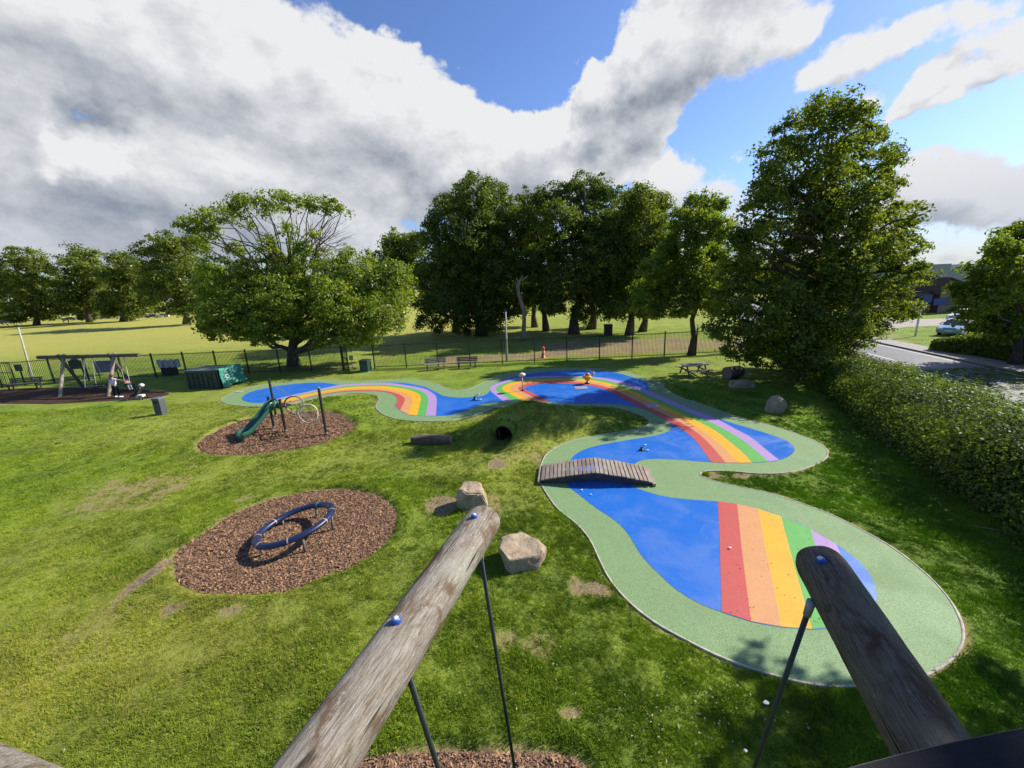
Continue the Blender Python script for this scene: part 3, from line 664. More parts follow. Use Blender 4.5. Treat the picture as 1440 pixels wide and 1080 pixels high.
tree('maple_tree', 'broad low maple with a thin half bare upper crown behind the playground fence', b0, at(405, 360, Y0), .48, bl, 98000, .215, .62, m_leaf_maple, 11, bare=bare, fork=.12, shell=.45, twigs=120)
# the grove of limes beyond the fence
GR = 'lime grove in the park'
def ltree(label, bpx, Y, topx, lst, n, leaf, clump, seed, tr=.45, mat=m_leaf_lime, droop=0., jit=3.0, **kw):
    b = at(bpx[0], bpx[1], Y) if Y else g(*bpx); b.z = 0
    return tree('lime_tree', label, b, at(topx[0], topx[1], b.y), tr, pb(lst, b.y, jit, seed), n, leaf, clump, mat, seed, GR, droop, **kw)
ltree('tall dark weeping lime on the outer edge of the grove beside the maple', (677,472), None, (675,262), [(668,272,32),(640,292,30),(698,290,34),(622,335,34),(665,330,42),(708,335,38),(605,385,30),(645,385,42),(695,388,42),(598,430,20),(630,430,28),(672,432,34),(712,428,26),(590,452,10),(612,455,14),(650,456,16),(695,455,14),(610,310,14),(725,300,16)], 92000, .27, .72, 21, .62, droop=.5, shell=.3, twigs=60)
ltree('slim dark lime between the weeping lime and the tallest lime', (768,465), None, (750,275), [(745,285,24),(770,282,20),(735,315,22),(757,325,28),(740,365,28),(765,375,28),(748,410,26),(775,425,18),(735,430,14)], 30000, .31, .7, 22, .38, droop=.25)
ltree('tallest lime with a domed top in the middle of the grove', (807,469), None, (822,262), [(825,268,28),(800,275,24),(853,278,26),(785,310,28),(825,318,38),(862,318,30),(790,355,32),(838,365,40),(795,400,30),(845,405,34),(780,430,16),(820,436,20),(855,432,18),(875,340,18)], 64000, .27, .70, 23, .55, droop=.2)
ltree('ivy clad lime just behind the tallest lime', (831,468), 56, (850,300), [(850,330,34),(835,380,30),(870,390,30),(850,420,20)], 22000, .32, .9, 24, .5)
ltree('mid green lime at the road end of the grove', (885,471), None, (898,285), [(895,285,26),(920,292,22),(878,320,28),(912,330,32),(935,325,20),(882,370,32),(920,380,32),(890,415,26),(925,420,22),(872,436,16),(905,442,12)], 54000, .26, .8, 25, .42, m_leaf_plane, droop=.15)
ltree('thin lime trunk half hidden behind the young maple', (903,469), 51, (905,330), [(905,370,28),(925,400,22),(890,400,20)], 16000, .3, .8, 26, .4, m_leaf_plane)
ltree('dark lime trunk standing furthest back in the grove', (752,462), 62, (752,320), [(752,345,28),(740,395,28),(765,405,26)], 18000, .34, .95, 27, .4)
ltree('second dark trunk close behind the weeping lime', (690,466), 60, (690,320), [(690,345,34),(660,390,34),(715,390,30),(690,425,22)], 22000, .34, .95, 28, .42, droop=.3)
ltree('slender trunk beneath the weeping lime curtain', (640,466), 60, (640,340), [(640,370,34),(620,410,26),(655,420,24)], 16000, .34, .95, 29, .36, droop=.4)
ltree('pale green lime showing between the maple and the weeping lime', (566,462), 70, (566,345), [(560,352,24),(585,345,20),(545,375,24),(578,385,28),(560,410,22),(550,345,14)], 20000, .38, 1.0, 30, .4, m_leaf_far)
# bare dead trunk
def dead():
    b = g(735, 480); th = thing('dead_tree', 'bare crooked grey dead trunk in front of the lime grove', 'tree', b); Y = b.y; mb = MB()
    pts = [(735,481),(736,470),(737,455),(737,440),(733,425),(729,412),(728,402),(731,394)]
    mb.tube([at(x, y, Y) for x, y in pts], [.34,.27,.24,.22,.22,.19,.17,.13], 9)
    for a, q in (((728,402),(722,396)), ((731,396),(740,390)), ((731,394),(735,387)), ((729,400),(726,391)), ((733,424),(728,428)), ((736,392),(742,388))): mb.tube([at(*a, Y), at((a[0]+q[0])/2+.5, (a[1]+q[1])/2, Y), at(*q, Y)], [.1, .08, .03], 6)
    mb.build('trunk', m_dead, th, smooth=True)
dead()
# young maple just inside the fence, big sycamore by the road
b1 = g(972, 499); ytr = tree('young_maple', 'bright green airy young maple by the end of the playground fence', b1, at(985, 285, b1.y), .24,
     pb([(985,288,20),(1008,290,16),(960,315,22),(990,320,22),(1015,325,18),(940,350,20),(970,352,24),(1005,360,24),(920,380,20),(950,385,24),(990,392,24),(905,410,18),(935,415,22),(970,420,22),(1005,425,22),(925,438,14),(900,425,12),(955,440,12)], b1.y, 2.2, 6), 48000, .20, .48, m_leaf_bright, 31, shell=.3, twigs=120, fork=.28)
b2 = g(1158, 529)
tree('sycamore_tree', 'huge dark sycamore beside the road, crown down to the ground', b2, at(1170, 165, b2.y), .50,
     pb([(1120,470,38),(1162,440,44),(1195,472,30),(1098,418,34),(1150,500,28),(1180,380,36)], b2.y-2.6, .6, 9)+pb([(1165,158,22),(1128,172,20),(1205,162,20),(1235,190,16),(1102,190,15),(1070,212,10),(1105,215,26),(1150,215,38),(1200,220,36),(1240,230,22),(1090,262,28),(1140,275,46),(1200,280,46),(1248,262,20),(1072,308,26),(1050,335,22),(1078,258,20),(1040,350,20),(1030,388,26),(1052,300,14),(1180,146,14),(1145,152,14),(1218,175,16),(1250,218,15),(1084,232,15),(1115,330,46),(1180,335,52),(1235,325,36),(1284,306,14),(1262,300,12),(1265,345,28),(1045,372,26),(1085,385,42),(1150,395,55),(1215,388,46),(1270,375,26),(1290,390,16),(1025,425,28),(1065,440,40),(1120,450,48),(1180,450,46),(1235,430,36),(1275,430,22),(1010,460,16),(1040,485,28),(1085,500,30),(1135,500,34),(1170,490,30),(1120,520,18),(1215,462,14),(1240,462,12)], b2.y, 3.4, 8), 132000, .17, .50, m_leaf_plane, 32, per=64, shell=.5, twigs=160, fork=.12)
# tree across the road
b3 = at(1428, 505, 25); b3.z = 0
tree('roadside_tree', 'leafy tree on the far side of the road above the shrubs', b3, b3+Vector((.6, .3, 6.8)), .26,
     pb([(1440,345,38),(1412,380,34),(1465,395,60),(1388,415,28),(1420,435,36),(1362,432,15),(1380,452,18),(1415,462,22),(1485,325,48),(1456,456,38),(1352,408,11),(1405,345,12)], 25, 1.6, 15), 42000, .22, .5, m_leaf_bright, 33, shell=.4)
# tree just outside the picture on the right: its leafy shade lies on the lawn and the right-hand log
b4 = Vector((15.2, 5.5, 0))
tree('shade_tree', 'tall leafy tree beside the hedge whose shade falls on the lawn', b4, b4+Vector((.1, 0, 14.6)), .3,
     [((b4.x+dx, b4.y+dy, z), R, 1) for dx, dy, z, R in ((0,0,14.7,1.35),(.3,-.6,13.2,1.9),(-.6,.7,12.2,2.2),(.6,.4,10.4,2.6),(-.8,-.6,9.2,2.5),(.5,1.2,8.2,2.3),(-.2,-1.2,8.4,2.2))], 22000, .28, .6, m_leaf_plane, 34, shell=.25)
# far trees along the edge of the field
FG = 'row of trees along the far edge of the field'
def ftree(label, bpx, Y, topx, lst, n, leaf, clump, seed, tr=.7):
    b = at(*bpx, Y); b.z = 0
    tree('field_tree', label, b, at(*topx, Y), tr, pb(lst, Y, 5, seed), n, leaf, clump, m_leaf_far, seed, FG, twigs=10, shell=.4)
ftree('rounded tree at the outer end of the far row above a parked silver car', (50,452), 150, (38,352), [(38,362,20),(22,380,24),(55,385,20),(15,415,26),(45,420,28),(70,425,18),(0,395,22),(25,442,16),(60,444,12),(-25,400,30),(-20,435,22)], 26000, .75, 1.9, 41)
ftree('darker rounded tree next along the far row', (125,450), 150, (118,355), [(118,364,20),(100,382,20),(135,385,20),(105,412,24),(132,415,24),(85,428,18),(120,440,16),(150,432,14)], 20000, .75, 1.9, 42)
ftree('broad tree in the far row with branches reaching low', (172,449), 145, (180,362), [(178,372,18),(195,388,20),(165,392,18),(185,415,22),(160,425,20),(205,420,20),(185,438,14)], 18000, .75, 1.9, 43)
ftree('large tree standing nearer at the end of the far row beside the maple', (262,452), 112, (245,345), [(235,345,20),(215,362,22),(255,360,22),(275,345,16),(230,390,26),(262,395,28),(215,408,20),(245,425,22),(280,420,22),(300,390,22),(205,385,12)], 26000, .6, 1.6, 44)
def woodland():
    """solid mass of distant trees closing the far side of the park"""
    r = np.random.default_rng(77); bl = []
    for (px0, px1, Y, h0, h1) in ((-60, 330, 200, 17, 24), (330, 760, 195, 13, 18), (700, 1010, 180, 9, 13), (980, 1230, 160, 8, 11)):
        for px in np.arange(px0, px1, 9):
            c = at(px+r.uniform(-5, 5), 425, Y+r.uniform(-12, 25)); h = r.uniform(h0, h1); R = r.uniform(3.4, 5.2)
            for z in (2.0, h*.5, h*.9): bl.append(((c.x+r.normal(), c.y, z), R*(1.1-.25*z/h), 1))
    V_, T_, _ = crown_mesh(bl, 60000, 1.4, 2.4, r, 30, .4)
    o = npmesh('woodland', V_, np.arange(len(V_)).reshape(-1, 4), m_leaf_far, tint=T_, kind='stuff')
    tag(o, 'continuous band of distant woodland closing the far side of the park', 'woodland')
woodland()

# ------------------------------------------------------------------ hedge along the road
def hedge(name, label, path, w, h, n, leaf, seed, mat=m_leaf_hedge, lump=.5, cat='hedge'):
    r = np.random.default_rng(seed); P = np.array(path, float)
    seg = np.linalg.norm(np.diff(P[:, :2], axis=0), axis=1); L = np.concatenate(([0], np.cumsum(seg)))
    def pt(s): return np.stack([np.interp(s, L, P[:, i]) for i in range(P.shape[1])], 1)
    th = thing(name, label, cat, (P[0, 0], P[0, 1], 0))
    s = r.uniform(0, L[-1], n); c = pt(s); e = pt(np.minimum(s+.3, L[-1]))-pt(np.maximum(s-.3, 0)); e = e[:, :2]/np.linalg.norm(e[:, :2], axis=1)[:, None]; nr = np.stack([e[:, 1], -e[:, 0]], 1)
    hw = (c[:, 2] if P.shape[1] > 2 else np.full(n, w))/2; hh = c[:, 3] if P.shape[1] > 3 else np.full(n, h)
    a = r.uniform(-.12, math.pi+.12, n); ca = np.cos(a); sa = np.sin(a)
    q = .72                                                       # superellipse section
    cx = np.sign(ca)*np.abs(ca)**q*hw; cz = np.abs(sa)**q*hh*np.where(sa < 0, 0, 1)
    bmp = 1+lump*(.15*fbm(s, a*hw*1.5, .45, 5, seed)+.05*r.normal(size=n)); dep = 1-.30*r.random(n)**2.2
    sprig = (r.random(n) < .10)*np.clip(fbm(s, a*hw*2.5, 2.6, 2, seed+5), 0, 1)*r.random(n); bmp = bmp+sprig*.22
    cx = cx*bmp*dep; cz = np.maximum(cz*(1+(bmp-1)*1.2)*dep, .03)
    X = c[:, 0]+nr[:, 0]*cx; Y = c[:, 1]+nr[:, 1]*cx
    nn = np.stack([nr[:, 0]*ca, nr[:, 1]*ca, sa+.35], 1)+r.normal(size=(n, 3))*.55
    V_ = leafquads(np.stack([X, Y, cz], 1), nn, leaf, r)
    npmesh('foliage', V_, np.arange(len(V_)).reshape(-1, 4), mat, th, tint=np.clip(.4+.3*r.normal(size=n)+.3*fbm(s, a*hw, .5, 2, seed+2), 0, 1))
    # dark solid core added inside to block light through the leaves
    ss = np.linspace(0.2, L[-1]-.2, int(L[-1]/.7)+2); cc = pt(ss); ee = np.gradient(cc[:, :2], axis=0); ee /= np.linalg.norm(ee, axis=1)[:, None]; n2 = np.stack([ee[:, 1], -ee[:, 0]], 1)
    mb = MB(); prof = [(-.70, 0), (-.66, .55), (-.40, .76), (0, .80), (.40, .76), (.66, .55), (.70, 0)]; k = len(prof); vs = []; fs = []
    for i in range(len(ss)):
        W_ = (cc[i, 2] if P.shape[1] > 2 else w)/2; H_ = cc[i, 3] if P.shape[1] > 3 else h
        for (u, v) in prof: vs.append((cc[i, 0]+n2[i, 0]*u*W_, cc[i, 1]+n2[i, 1]*u*W_, v*H_*(1+.06*r.normal())))
    for i in range(len(ss)-1):
        for j in range(k-1): fs.append((i*k+j, i*k+j+1, (i+1)*k+j+1, (i+1)*k+j))
    mb.add(vs, fs); mb.build('light_block_core', m_core, th, smooth=True)
    return th
m_core = simple('hedge_interior', (.030, .034, .016), (.014, .016, .009), .95, 9, .08, 5)
hedge('roadside_hedge', 'long thick green hedge between the playground lawn and the road', [(12.9, 4.5, 4.2, 2.3), (14.0, 7.6, 4.3, 2.25), (15.2, 11.5, 4.3, 2.05), (16.8, 15.5, 4.2, 1.8), (18.6, 20.0, 3.8, 1.5), (20.5, 24.5, 3.2, 1.4), (22.3, 30.5, 2.0, 1.2), (23.4, 36, 2, 1.2)], 3, 2.6, 170000, .10, 51, lump=1.25)
hedge('roadside_shrubs', 'dark shrubs under the tree on the far side of the road', [(33.6, 31.0, 1.6, .9), (34.3, 28.8, 2.6, 1.7), (34.8, 26.4, 3.0, 2.0), (35.0, 23.4, 3.2, 2.2), (34.6, 19, 3.2, 2.2)], 3, 2, 34000, .14, 52, m_leaf_bright, .9, 'shrub')
# ------------------------------------------------------------------ road, pavement, verge, buildings
def road_x(y, off): return off+.30*np.maximum(0, y-26)*.55+.0*y
def strip(name, xa, xb, ylist, z, mat, parent=None, bend=True):
    vs = []; fs = []
    for y in ylist:
        sh = .0 if not bend else RB(y)
        vs += [(xa+sh, y, z), (xb+sh, y, z)]
    for i in range(len(ylist)-1): fs.append((2*i, 2*i+1, 2*i+3, 2*i+2))
    return MB().add(vs, fs).build(name, mat, parent)
def RB(y):
    """sideways course of the road: kerb runs (31.3,26.7) -> (33.5,36.7)"""
    return .20*(y-26.7) if y < 40 else .20*13.3+.42*(y-40)
m_asph, t, p = newmat('asphalt'); geo = N(t, 'ShaderNodeNewGeometry'); pos = geo.outputs['Position']
c = mixc(t, mrange(t, noise(t, 60, 3, .7, pos), .35, .65), (.060, .060, .062), (.115, .113, .11))
c = mixc(t, M(t, 'MULTIPLY', mrange(t, noise(t, .5, 5, .6, pos, .5), .45, .65), .4), c, (.14, .135, .13))
t.links.new(c, p.inputs['Base Color']); p.inputs['Roughness'].default_value = .62; p.inputs['Specular IOR Level'].default_value = .45
t.links.new(bump(t, noise(t, 120, 2, .6, pos), .004), p.inputs['Normal'])
m_paint = simple('road_paint', (.75, .75, .72), (.5, .5, .48), .7, 8)
m_pave = simple('pavement', (.33, .29, .25), (.22, .20, .17), .9, 3, .004, 60)
m_kerbs = simple('kerb_stone', (.34, .32, .29), (.22, .21, .19), .85, 4)
YL = [-60, -30, -10, 0, 10, 18, 24, 30, 36, 40, 46, 55, 70, 100, 160]
road = structure(strip('road', 23.4, 31.2, YL, .012, m_asph))
structure(strip('pavement', 31.33, 33.0, YL, .115, m_pave))
def kerbline(x0, x1, z0, z1, name='kerb'):
    mb = MB(); n = len(YL); vs = []
    for y in YL: s = RB(y); vs += [(x0+s, y, z0), (x0+s, y, z1), (x1+s, y, z1), (x1+s, y, z0)]
    fs = []
    for i in range(n-1):
        for k in range(3): fs.append((4*i+k, 4*i+k+1, 4*i+4+k+1, 4*i+4+k))
    mb.add(vs, fs); o = structure(mb.build(name, m_kerbs)); return recalc(o)
kerbline(31.2, 31.34, -.02, .125); kerbline(33.0, 33.1, -.02, .118); kerbline(23.26, 23.4, -.02, .115)
for i, y in enumerate(np.arange(-2, 60, 6.0)):
    yy = [y, y+1, y+2, y+3.0]; strip('lane_dash', 27.35, 27.47, yy, .017, m_paint, road)
strip('edge_line', 30.7, 30.8, YL, .017, m_paint, road)
def flat(name, pts, z, mat): return structure(sheet(name, np.array([(q[0], q[1]) for q in pts]), z, mat))
flat('side_road', [g(1200, 459), g(1225, 452), g(1262, 449.5), g(1330, 448), g(1440, 447), g(1440, 457), g(1335, 457.5), g(1275, 460), g(1235, 465)], .014, m_pave)

m_brick, t, p = newmat('brickwork'); tc = N(t, 'ShaderNodeTexCoord')
br = N(t, 'ShaderNodeTexBrick'); br.inputs['Scale'].default_value = 4.0; br.inputs['Color1'].default_value = (.15, .06, .04, 1); br.inputs['Color2'].default_value = (.10, .043, .032, 1); br.inputs['Mortar'].default_value = (.22, .17, .14, 1); br.inputs['Mortar Size'].default_value = .012
t.links.new(tc.outputs['Object'], br.inputs['Vector']); t.links.new(br.outputs[0], p.inputs['Base Color']); p.inputs['Roughness'].default_value = .9
m_clad = simple('grey_cladding', (.27, .28, .31), (.23, .24, .27), .5, 1.5, metal=.0)
m_roofgrey = simple('pale_roof_sheet', (.52, .53, .54), (.44, .45, .46), .5, 2)
m_tile = simple('roof_tile', (.10, .060, .048), (.06, .04, .035), .9, 6, .02, 30)
m_glass = simple('dark_glass', (.03, .04, .06), (.02, .03, .045), .12, 3, spec=.8)
m_blue_sign = simple('blue_board', (.03, .06, .25), (.02, .045, .19), .5, 4)
def buildings():
    # big grey shed
    a = at(1235, 450, 78); o = thing('warehouse', 'large grey clad warehouse with a pale flat roof edge behind the brick building', 'building', (a.x, 78, 0))
    x0, x1 = at(1240, 430, 78).x, at(1500, 430, 78).x; zt = at(1330, 381, 78).z; zr = at(1330, 372.5, 78).z
    MB().box(((x0+x1)/2, 92, zt/2), (x1-x0, 28, zt)).build('wall', m_clad, o)
    MB().box(((x0+x1)/2, 92, (zt+zr)/2+.01), (x1-x0+.6, 28.6, zr-zt)).build('roof', m_roofgrey, o)
    x2 = at(1318, 430, 78).x
    MB().box(((x0+x2)/2-.5, 90, zr/2), (x2-x0, 27, zr+.4)).build('tall_bay', m_clad, o)
    # brick building with a gable
    Y = 58; xa, xb, xc = at(1283, 430, Y).x, at(1309, 430, Y).x, at(1380, 430, Y).x; ze = at(1300, 412, Y).z; zp = at(1322, 392, Y).z
    b = thing('brick_building', 'low red brick building with a dark gable roof and blue boards', 'building', (xa, Y, 0))
    MB().box(((xa+xb)/2, Y+4, ze/2), (xb-xa, 8, ze)).build('wing_wall', m_brick, b)
    mb = MB(); w = xc-xb; pk = at(1322, 392, Y).x
    mb.prism([(xb, 0), (xc, 0), (xc, ze*.8), (pk, zp), (xb, ze*.98)], lambda q: (q[0], Y-1.0, q[1]), lambda q: (q[0], Y+9, q[1])); recalc(mb.build('gable_wall', m_brick, b))
    mb = MB(); mb.prism([(xb-.5, ze*.9), (pk, zp+.05), (xc+.5, ze*.72), (xc+.5, ze*.72+.14), (pk, zp+.2), (xb-.5, ze*.9+.14)], lambda q: (q[0], Y-1.5, q[1]), lambda q: (q[0], Y+9.5, q[1])); recalc(mb.build('roof', m_tile, b))
    MB().box(((xa+xb)/2, Y+4, ze+.12), (xb-xa+.3, 8.4, .24)).build('parapet', m_tile, b)
    for px, py, ww, hh in ((1304, 420, 1.2, 1.1), (1325, 424, 2.6, .9)):
        q = at(px, py, Y-1.0); MB().box((q.x, Y-1.05, q.z), (ww, .08, hh)).build('blue_board', m_blue_sign, b)
    for px in (1290, 1298, 1334, 1348):
        q = at(px, 440, Y-1.0); fr = MB().box((q.x, Y-1.02 if px > 1309 else Y-.02, 1.6), (1.5, .08, 1.5)).build('window', m_kerbs, b); MB().box((q.x, Y-1.08 if px > 1309 else Y-.08, 1.6), (1.3, .06, 1.3)).build('pane', m_glass, fr)
buildings()
m_steel = simple('galvanised_steel', (.42, .43, .43), (.30, .31, .31), .5, 4, metal=.6)
m_white = simple('white_paint', (.72, .72, .70), (.55, .55, .53), .6, 5)
def roadsign():
    b = g(1287, 473); o = thing('road_sign', 'leaning white post with a plain sign board on the grass verge', 'sign', b); Y = b.y
    top = at(1295, 432, Y); MB().tube([b-Vector((0, 0, .1)), top], .085, 8).build('post', m_white, o, smooth=True)
    q = at(1284, 433, Y-.1); MB().box((q.x, Y-.12, q.z), (1.6, .05, 1.1)).build('board', m_steel, o)
roadsign()

# ------------------------------------------------------------------ cars
m_tyre = simple('tyre', (.02, .02, .02), (.012, .012, .012), .8, 8)
def carpaint(n, c): return simple(n, c, tuple(k*.9 for k in c), .28, 2, spec=.6)
def car(label, loc, rz, paint, detail=True, group=None):
    o = thing('parked_car', label, 'car', (0, 0, 0), group)
    # side profile (x along the car, z up), body then glasshouse
    prof = [(-2.1, .32), (-2.12, .62), (-2.0, .80), (-1.55, .90), (-.95, .95), (1.55, .97), (2.02, .92), (2.1, .70), (2.08, .32)]
    def loft(pr, wf):
        n = len(pr); mb = MB(); secs = [(-1, .93), (-.86, 1.0), (0, 1.0), (.86, 1.0), (1, .93)]; vs = []; fs = []
        for (s, k) in secs:
            for (x, z) in pr: vs.append((x*(.985 if abs(s) == 1 else 1), s*wf(z), z))
        for i in range(len(secs)-1):
            for j in range(n-1): fs.append((i*n+j, i*n+j+1, (i+1)*n+j+1, (i+1)*n+j))
        fs.append(tuple(range(n))); fs.append(tuple((len(secs)-1)*n+j for j in range(n))[::-1])
        fs += [(i*n+n-1, i*n, (i+1)*n, (i+1)*n+n-1) for i in range(len(secs)-1)]
        return mb.add(vs, fs)
    recalc(loft(prof, lambda z: .88 if z < .85 else .84).build('body', paint, o, angle=35))
    recalc(loft([(-1.05, .94), (-.35, 1.38), (.2, 1.46), (1.1, 1.42), (1.85, .96)], lambda z: .80-.22*max(0, z-.95)).build('windows', m_glass, o, angle=35))
    recalc(loft([(-.42, 1.385), (.2, 1.475), (1.12, 1.435), (1.14, 1.40), (.2, 1.44), (-.40, 1.35)], lambda z: .70).build('roof', paint, o, angle=35))
    for x in (-1.3, 1.32):
        for s in (-1, 1):
            w = MB().cyl((x, s*.70, .32), (x, s*.885, .32), .32, n=16).build('wheel', m_tyre, o, smooth=False)
            MB().cyl((x, s*.80, .32), (x, s*.895, .32), .19, n=12).build('rim', m_steel, w)
    if detail:
        for s in (-1, 1):
            MB().box((-2.06, s*.62, .70), (.14, .34, .15), bev=.03).build('headlight', m_white, o)
            MB().box((2.05, s*.66, .76), (.10, .24, .18), bev=.02).build('tail_light', simple('tail_red', (.4, .02, .02), rough=.3), o)
            MB().box((-.75, s*.98, 1.0), (.16, .16, .12), bev=.03).build('wing_mirror', paint, o)
        MB().box((-2.12, 0, .52), (.03, .5, .11)).build('number_plate', m_white, o)
    o.location = loc; o.rotation_euler = (0, 0, rz); return o
p_ltblue = carpaint('pale_blue_paint', (.20, .31, .48)); p_white = carpaint('white_car_paint', (.72, .72, .72)); p_dark = carpaint('dark_car_paint', (.04, .045, .055)); p_silver = carpaint('silver_car_paint', (.42, .43, .45))
car('pale blue car parked on the verge beside the roadside shrubs', g(1344, 470), math.radians(28), p_ltblue)
car('white car parked behind the pale blue one', g(1358, 452), math.radians(18), p_white)
CG = 'cars parked beneath the far trees'
base_w = None
for i, (px, py, pnt, lb) in enumerate([(20,452.5,p_silver,'silver car under the outermost tree of the far row'),(5,454,p_dark,'dark car beside the silver one at the outer end of the far row'),(97,449.5,p_dark,'dark car parked just behind the two people on the field'),(118,448,p_dark,'dark car between the second and third far trees'),(147,447.2,p_dark,'dark car shaded by the broad far tree'),(177,446.5,p_white,'white car under the middle of the far row'),(203,445.5,p_silver,'pale car at the gap after the broad far tree'),(214,445.8,p_dark,'dark car squeezed between the pale car and the white hatchback'),(229,445,p_white,'white hatchback below the large nearer tree')]):
    q = g(px, py+1.2); sc = 1.0; k = 185/q.y
    car(lb, (q.x*k if q.y > 185 else q.x, min(q.y, 185), 0), rnd.uniform(-.3, .3)+.5, pnt, False, CG)

# ------------------------------------------------------------------ fence
m_black = simple('black_metal_paint', (.020, .022, .021), (.012, .013, .013), .5, 6)
m_dkgreen = simple('dark_green_paint', (.014, .050, .034), (.010, .036, .025), .5, 5)
def fence():
    FP = [(-46.5, 31.5), (-43.2, 33.2), (-40.0, 34.3), (-37.1, 34.45), (-34.0, 34.42)]
    x = -31.1
    while x < 22: FP.append((x, 34.35-.0245*(x+31.1) if x < 12 else 33.3+(x-12)*.06)); x += 2.76
    o = thing('railing_fence', 'black vertical bar railing fence round the back of the playground', 'fence', (FP[0][0], FP[0][1], 0))
    gate_i = min(range(len(FP)-1), key=lambda i: abs(FP[i][0]-g(482, 522).x))
    H = 2.12
    post_me = None
    for i, (px, py) in enumerate(FP):
        MB().box((px, py, H/2+.03-.1), (.085, .085, H+.26)).build('post', m_black, o)
    for i in range(len(FP)-1):
        if i == gate_i: continue
        a = Vector((*FP[i], 0)); b = Vector((*FP[i+1], 0)); d = (b-a).normalized(); L = (b-a).length; R = Matrix.Rotation(math.atan2(d.y, d.x), 3, 'Z')
        for z in (.18, H-.12): MB().box((a+b)/2+Vector((0, 0, z)), (L-.09, .045, .045), R).build('rail', m_black, o)
        mb = MB(); n = int(L/.115)
        for k in range(1, n): q = a.lerp(b, k/n); mb.box(q+Vector((0, 0, H/2+.03)), (.019, .019, H-.08), R)
        mb.build('railing_bars', m_black, o)['kind'] = 'stuff'
    return FP, gate_i
FP, GI = fence()
def gate(name, label, hinge, ang, w, h, mat):
    o = thing(name, label, 'gate', hinge); d = Vector((math.cos(ang), math.sin(ang), 0)); R = Matrix.Rotation(ang, 3, 'Z'); hv = Vector(hinge)
    for k in (0, w): MB().box(hv+d*k+Vector((0, 0, h/2)), (.075, .075, h), R).build('stile', mat, o)
    for z in (.12, h*.55, h-.04): MB().box(hv+d*w/2+Vector((0, 0, z)), (w-.08, .05, .06), R).build('rail', mat, o)
    for k in range(1, 8): MB().box(hv+d*w*k/8+Vector((0, 0, h/2)), (.022, .022, h-.1), R).build('bar', mat, o)
    MB().box(hv+d*(w-.1)+Vector((0, 0, h*.5)), (.14, .12, .22), R).build('latch', mat, o)
gp = FP[GI]
gate('railing_gate', 'black railing gate standing half open below the maple', (gp[0]+.1, gp[1], 0), math.radians(-52), 1.3, 2.05, m_black)
gate('entrance_gate', 'green framed gate at the bench end of the fence', tuple(g(24, 543)), math.radians(165), 2.6, 2.1, m_dkgreen)

# lamp posts / poles
m_polepaint = simple('weathered_pole', (.40, .38, .30), (.28, .27, .21), .7, 4)
def pole(label, b, top, r, name='flood_light_pole'):
    b = Vector(b); top = Vector(top); o = thing(name, label, 'pole', b)
    MB().tube([b-Vector((0, 0, .1)), b.lerp(top, .3), top], [r*1.25, r, r*.8], 8).build('shaft', m_polepaint, o, smooth=True)
    MB().cyl(b-Vector((0, 0, .05)), b+Vector((0, 0, 1.1)), r*1.6, n=8).build('base_sleeve', m_steel, o)
    MB().box(top+Vector((0, 0, .05)), (r*3.4, r*3.4, .14)).build('cap', m_black, o)
pole('pale thin pole leaning beside the green entrance gate', g(47, 536), at(25, 459, g(47, 536).y), .075)
pole('pale upright pole in the fence line before the dead trunk', g(713, 508), at(711, 437, g(713, 508).y), .075)

# boards seen through / on the fence
m_panel = simple('blue_grey_panel', (.22, .25, .33), (.17, .20, .27), .6, 3)
def fence_boards():
    q0, q1 = at(130, 508, 34.7), at(165, 523, 34.7)
    o = thing('striped_screen', 'blue grey striped screen standing behind the fence by the swing', 'screen', (q0.x, 34.75, 0)); n = 9
    for k in range(n):
        x = q0.x+(q1.x-q0.x)*(k+.5)/n; MB().box((x, 34.75, (q0.z+q1.z)/2), ((q1.x-q0.x)/n*.86, .05, q0.z-q1.z)).build('slat', m_panel, o)
    for x in (q0.x+.1, q1.x-.1): MB().box((x, 34.82, q0.z/2), (.08, .07, q0.z)).build('leg', m_black, o)
    q0, q1 = at(219, 506, 35.0), at(255, 516, 35.0)
    o = thing('slatted_sign', 'row of four white slats above a dark box behind the fence', 'sign', (q0.x, 35.0, 0))
    for k in range(4):
        x = q0.x+(q1.x-q0.x)*(k+.5)/4; R = Matrix.Rotation(math.radians(-8), 3, 'Y'); MB().box((x, 35, (q0.z+q1.z)/2), (.42, .05, q0.z-q1.z), R).build('slat', m_white, o)
    x = (q0.x+q1.x)/2-.3; MB().box((x, 35.25, .65), (1.3, .3, 1.3), bev=.03).build('box', m_black, o); MB().box((x+.2, 35.09, .95), (.22, .02, .25)).build('label_plate', m_white, o)
    q = at(106, 513, 34.9); o = thing('notice_board', 'dark green notice board on posts behind the swing beam', 'sign', (q.x, 34.9, 0))
    MB().box((q.x, 34.9, q.z), (1.15, .08, .75), bev=.03).build('board', m_dkgreen, o); MB().lathe((q.x, 34.9, q.z+.37), [(.34, 0), (.22, .13), (.05, .19)], 10).build('crest', m_dkgreen, o)
    for s in (-.45, .45): MB().box((q.x+s, 34.97, q.z/2), (.08, .08, q.z)).build('post', m_dkgreen, o)
    q = at(27, 517, 33.6); o = thing('post_sign', 'small dark sign plate beside the entrance gate', 'sign', (q.x, 33.6, 0))
    MB().box((q.x, 33.55, q.z), (.62, .05, .58), bev=.02).build('plate', m_dkgreen, o); MB().box((q.x, 33.62, q.z/2), (.07, .07, q.z)).build('post', m_black, o)
    q = at(494, 503, 35.2); o = thing('path_sign', 'small grey sign plate on a post outside the railing gate', 'sign', (q.x, 35.2, 0))
    MB().box((q.x, 35.15, q.z), (.36, .04, .42)).build('plate', m_steel, o); MB().box((q.x, 35.2, q.z/2), (.05, .05, q.z)).build('post', m_steel, o)
fence_boards()
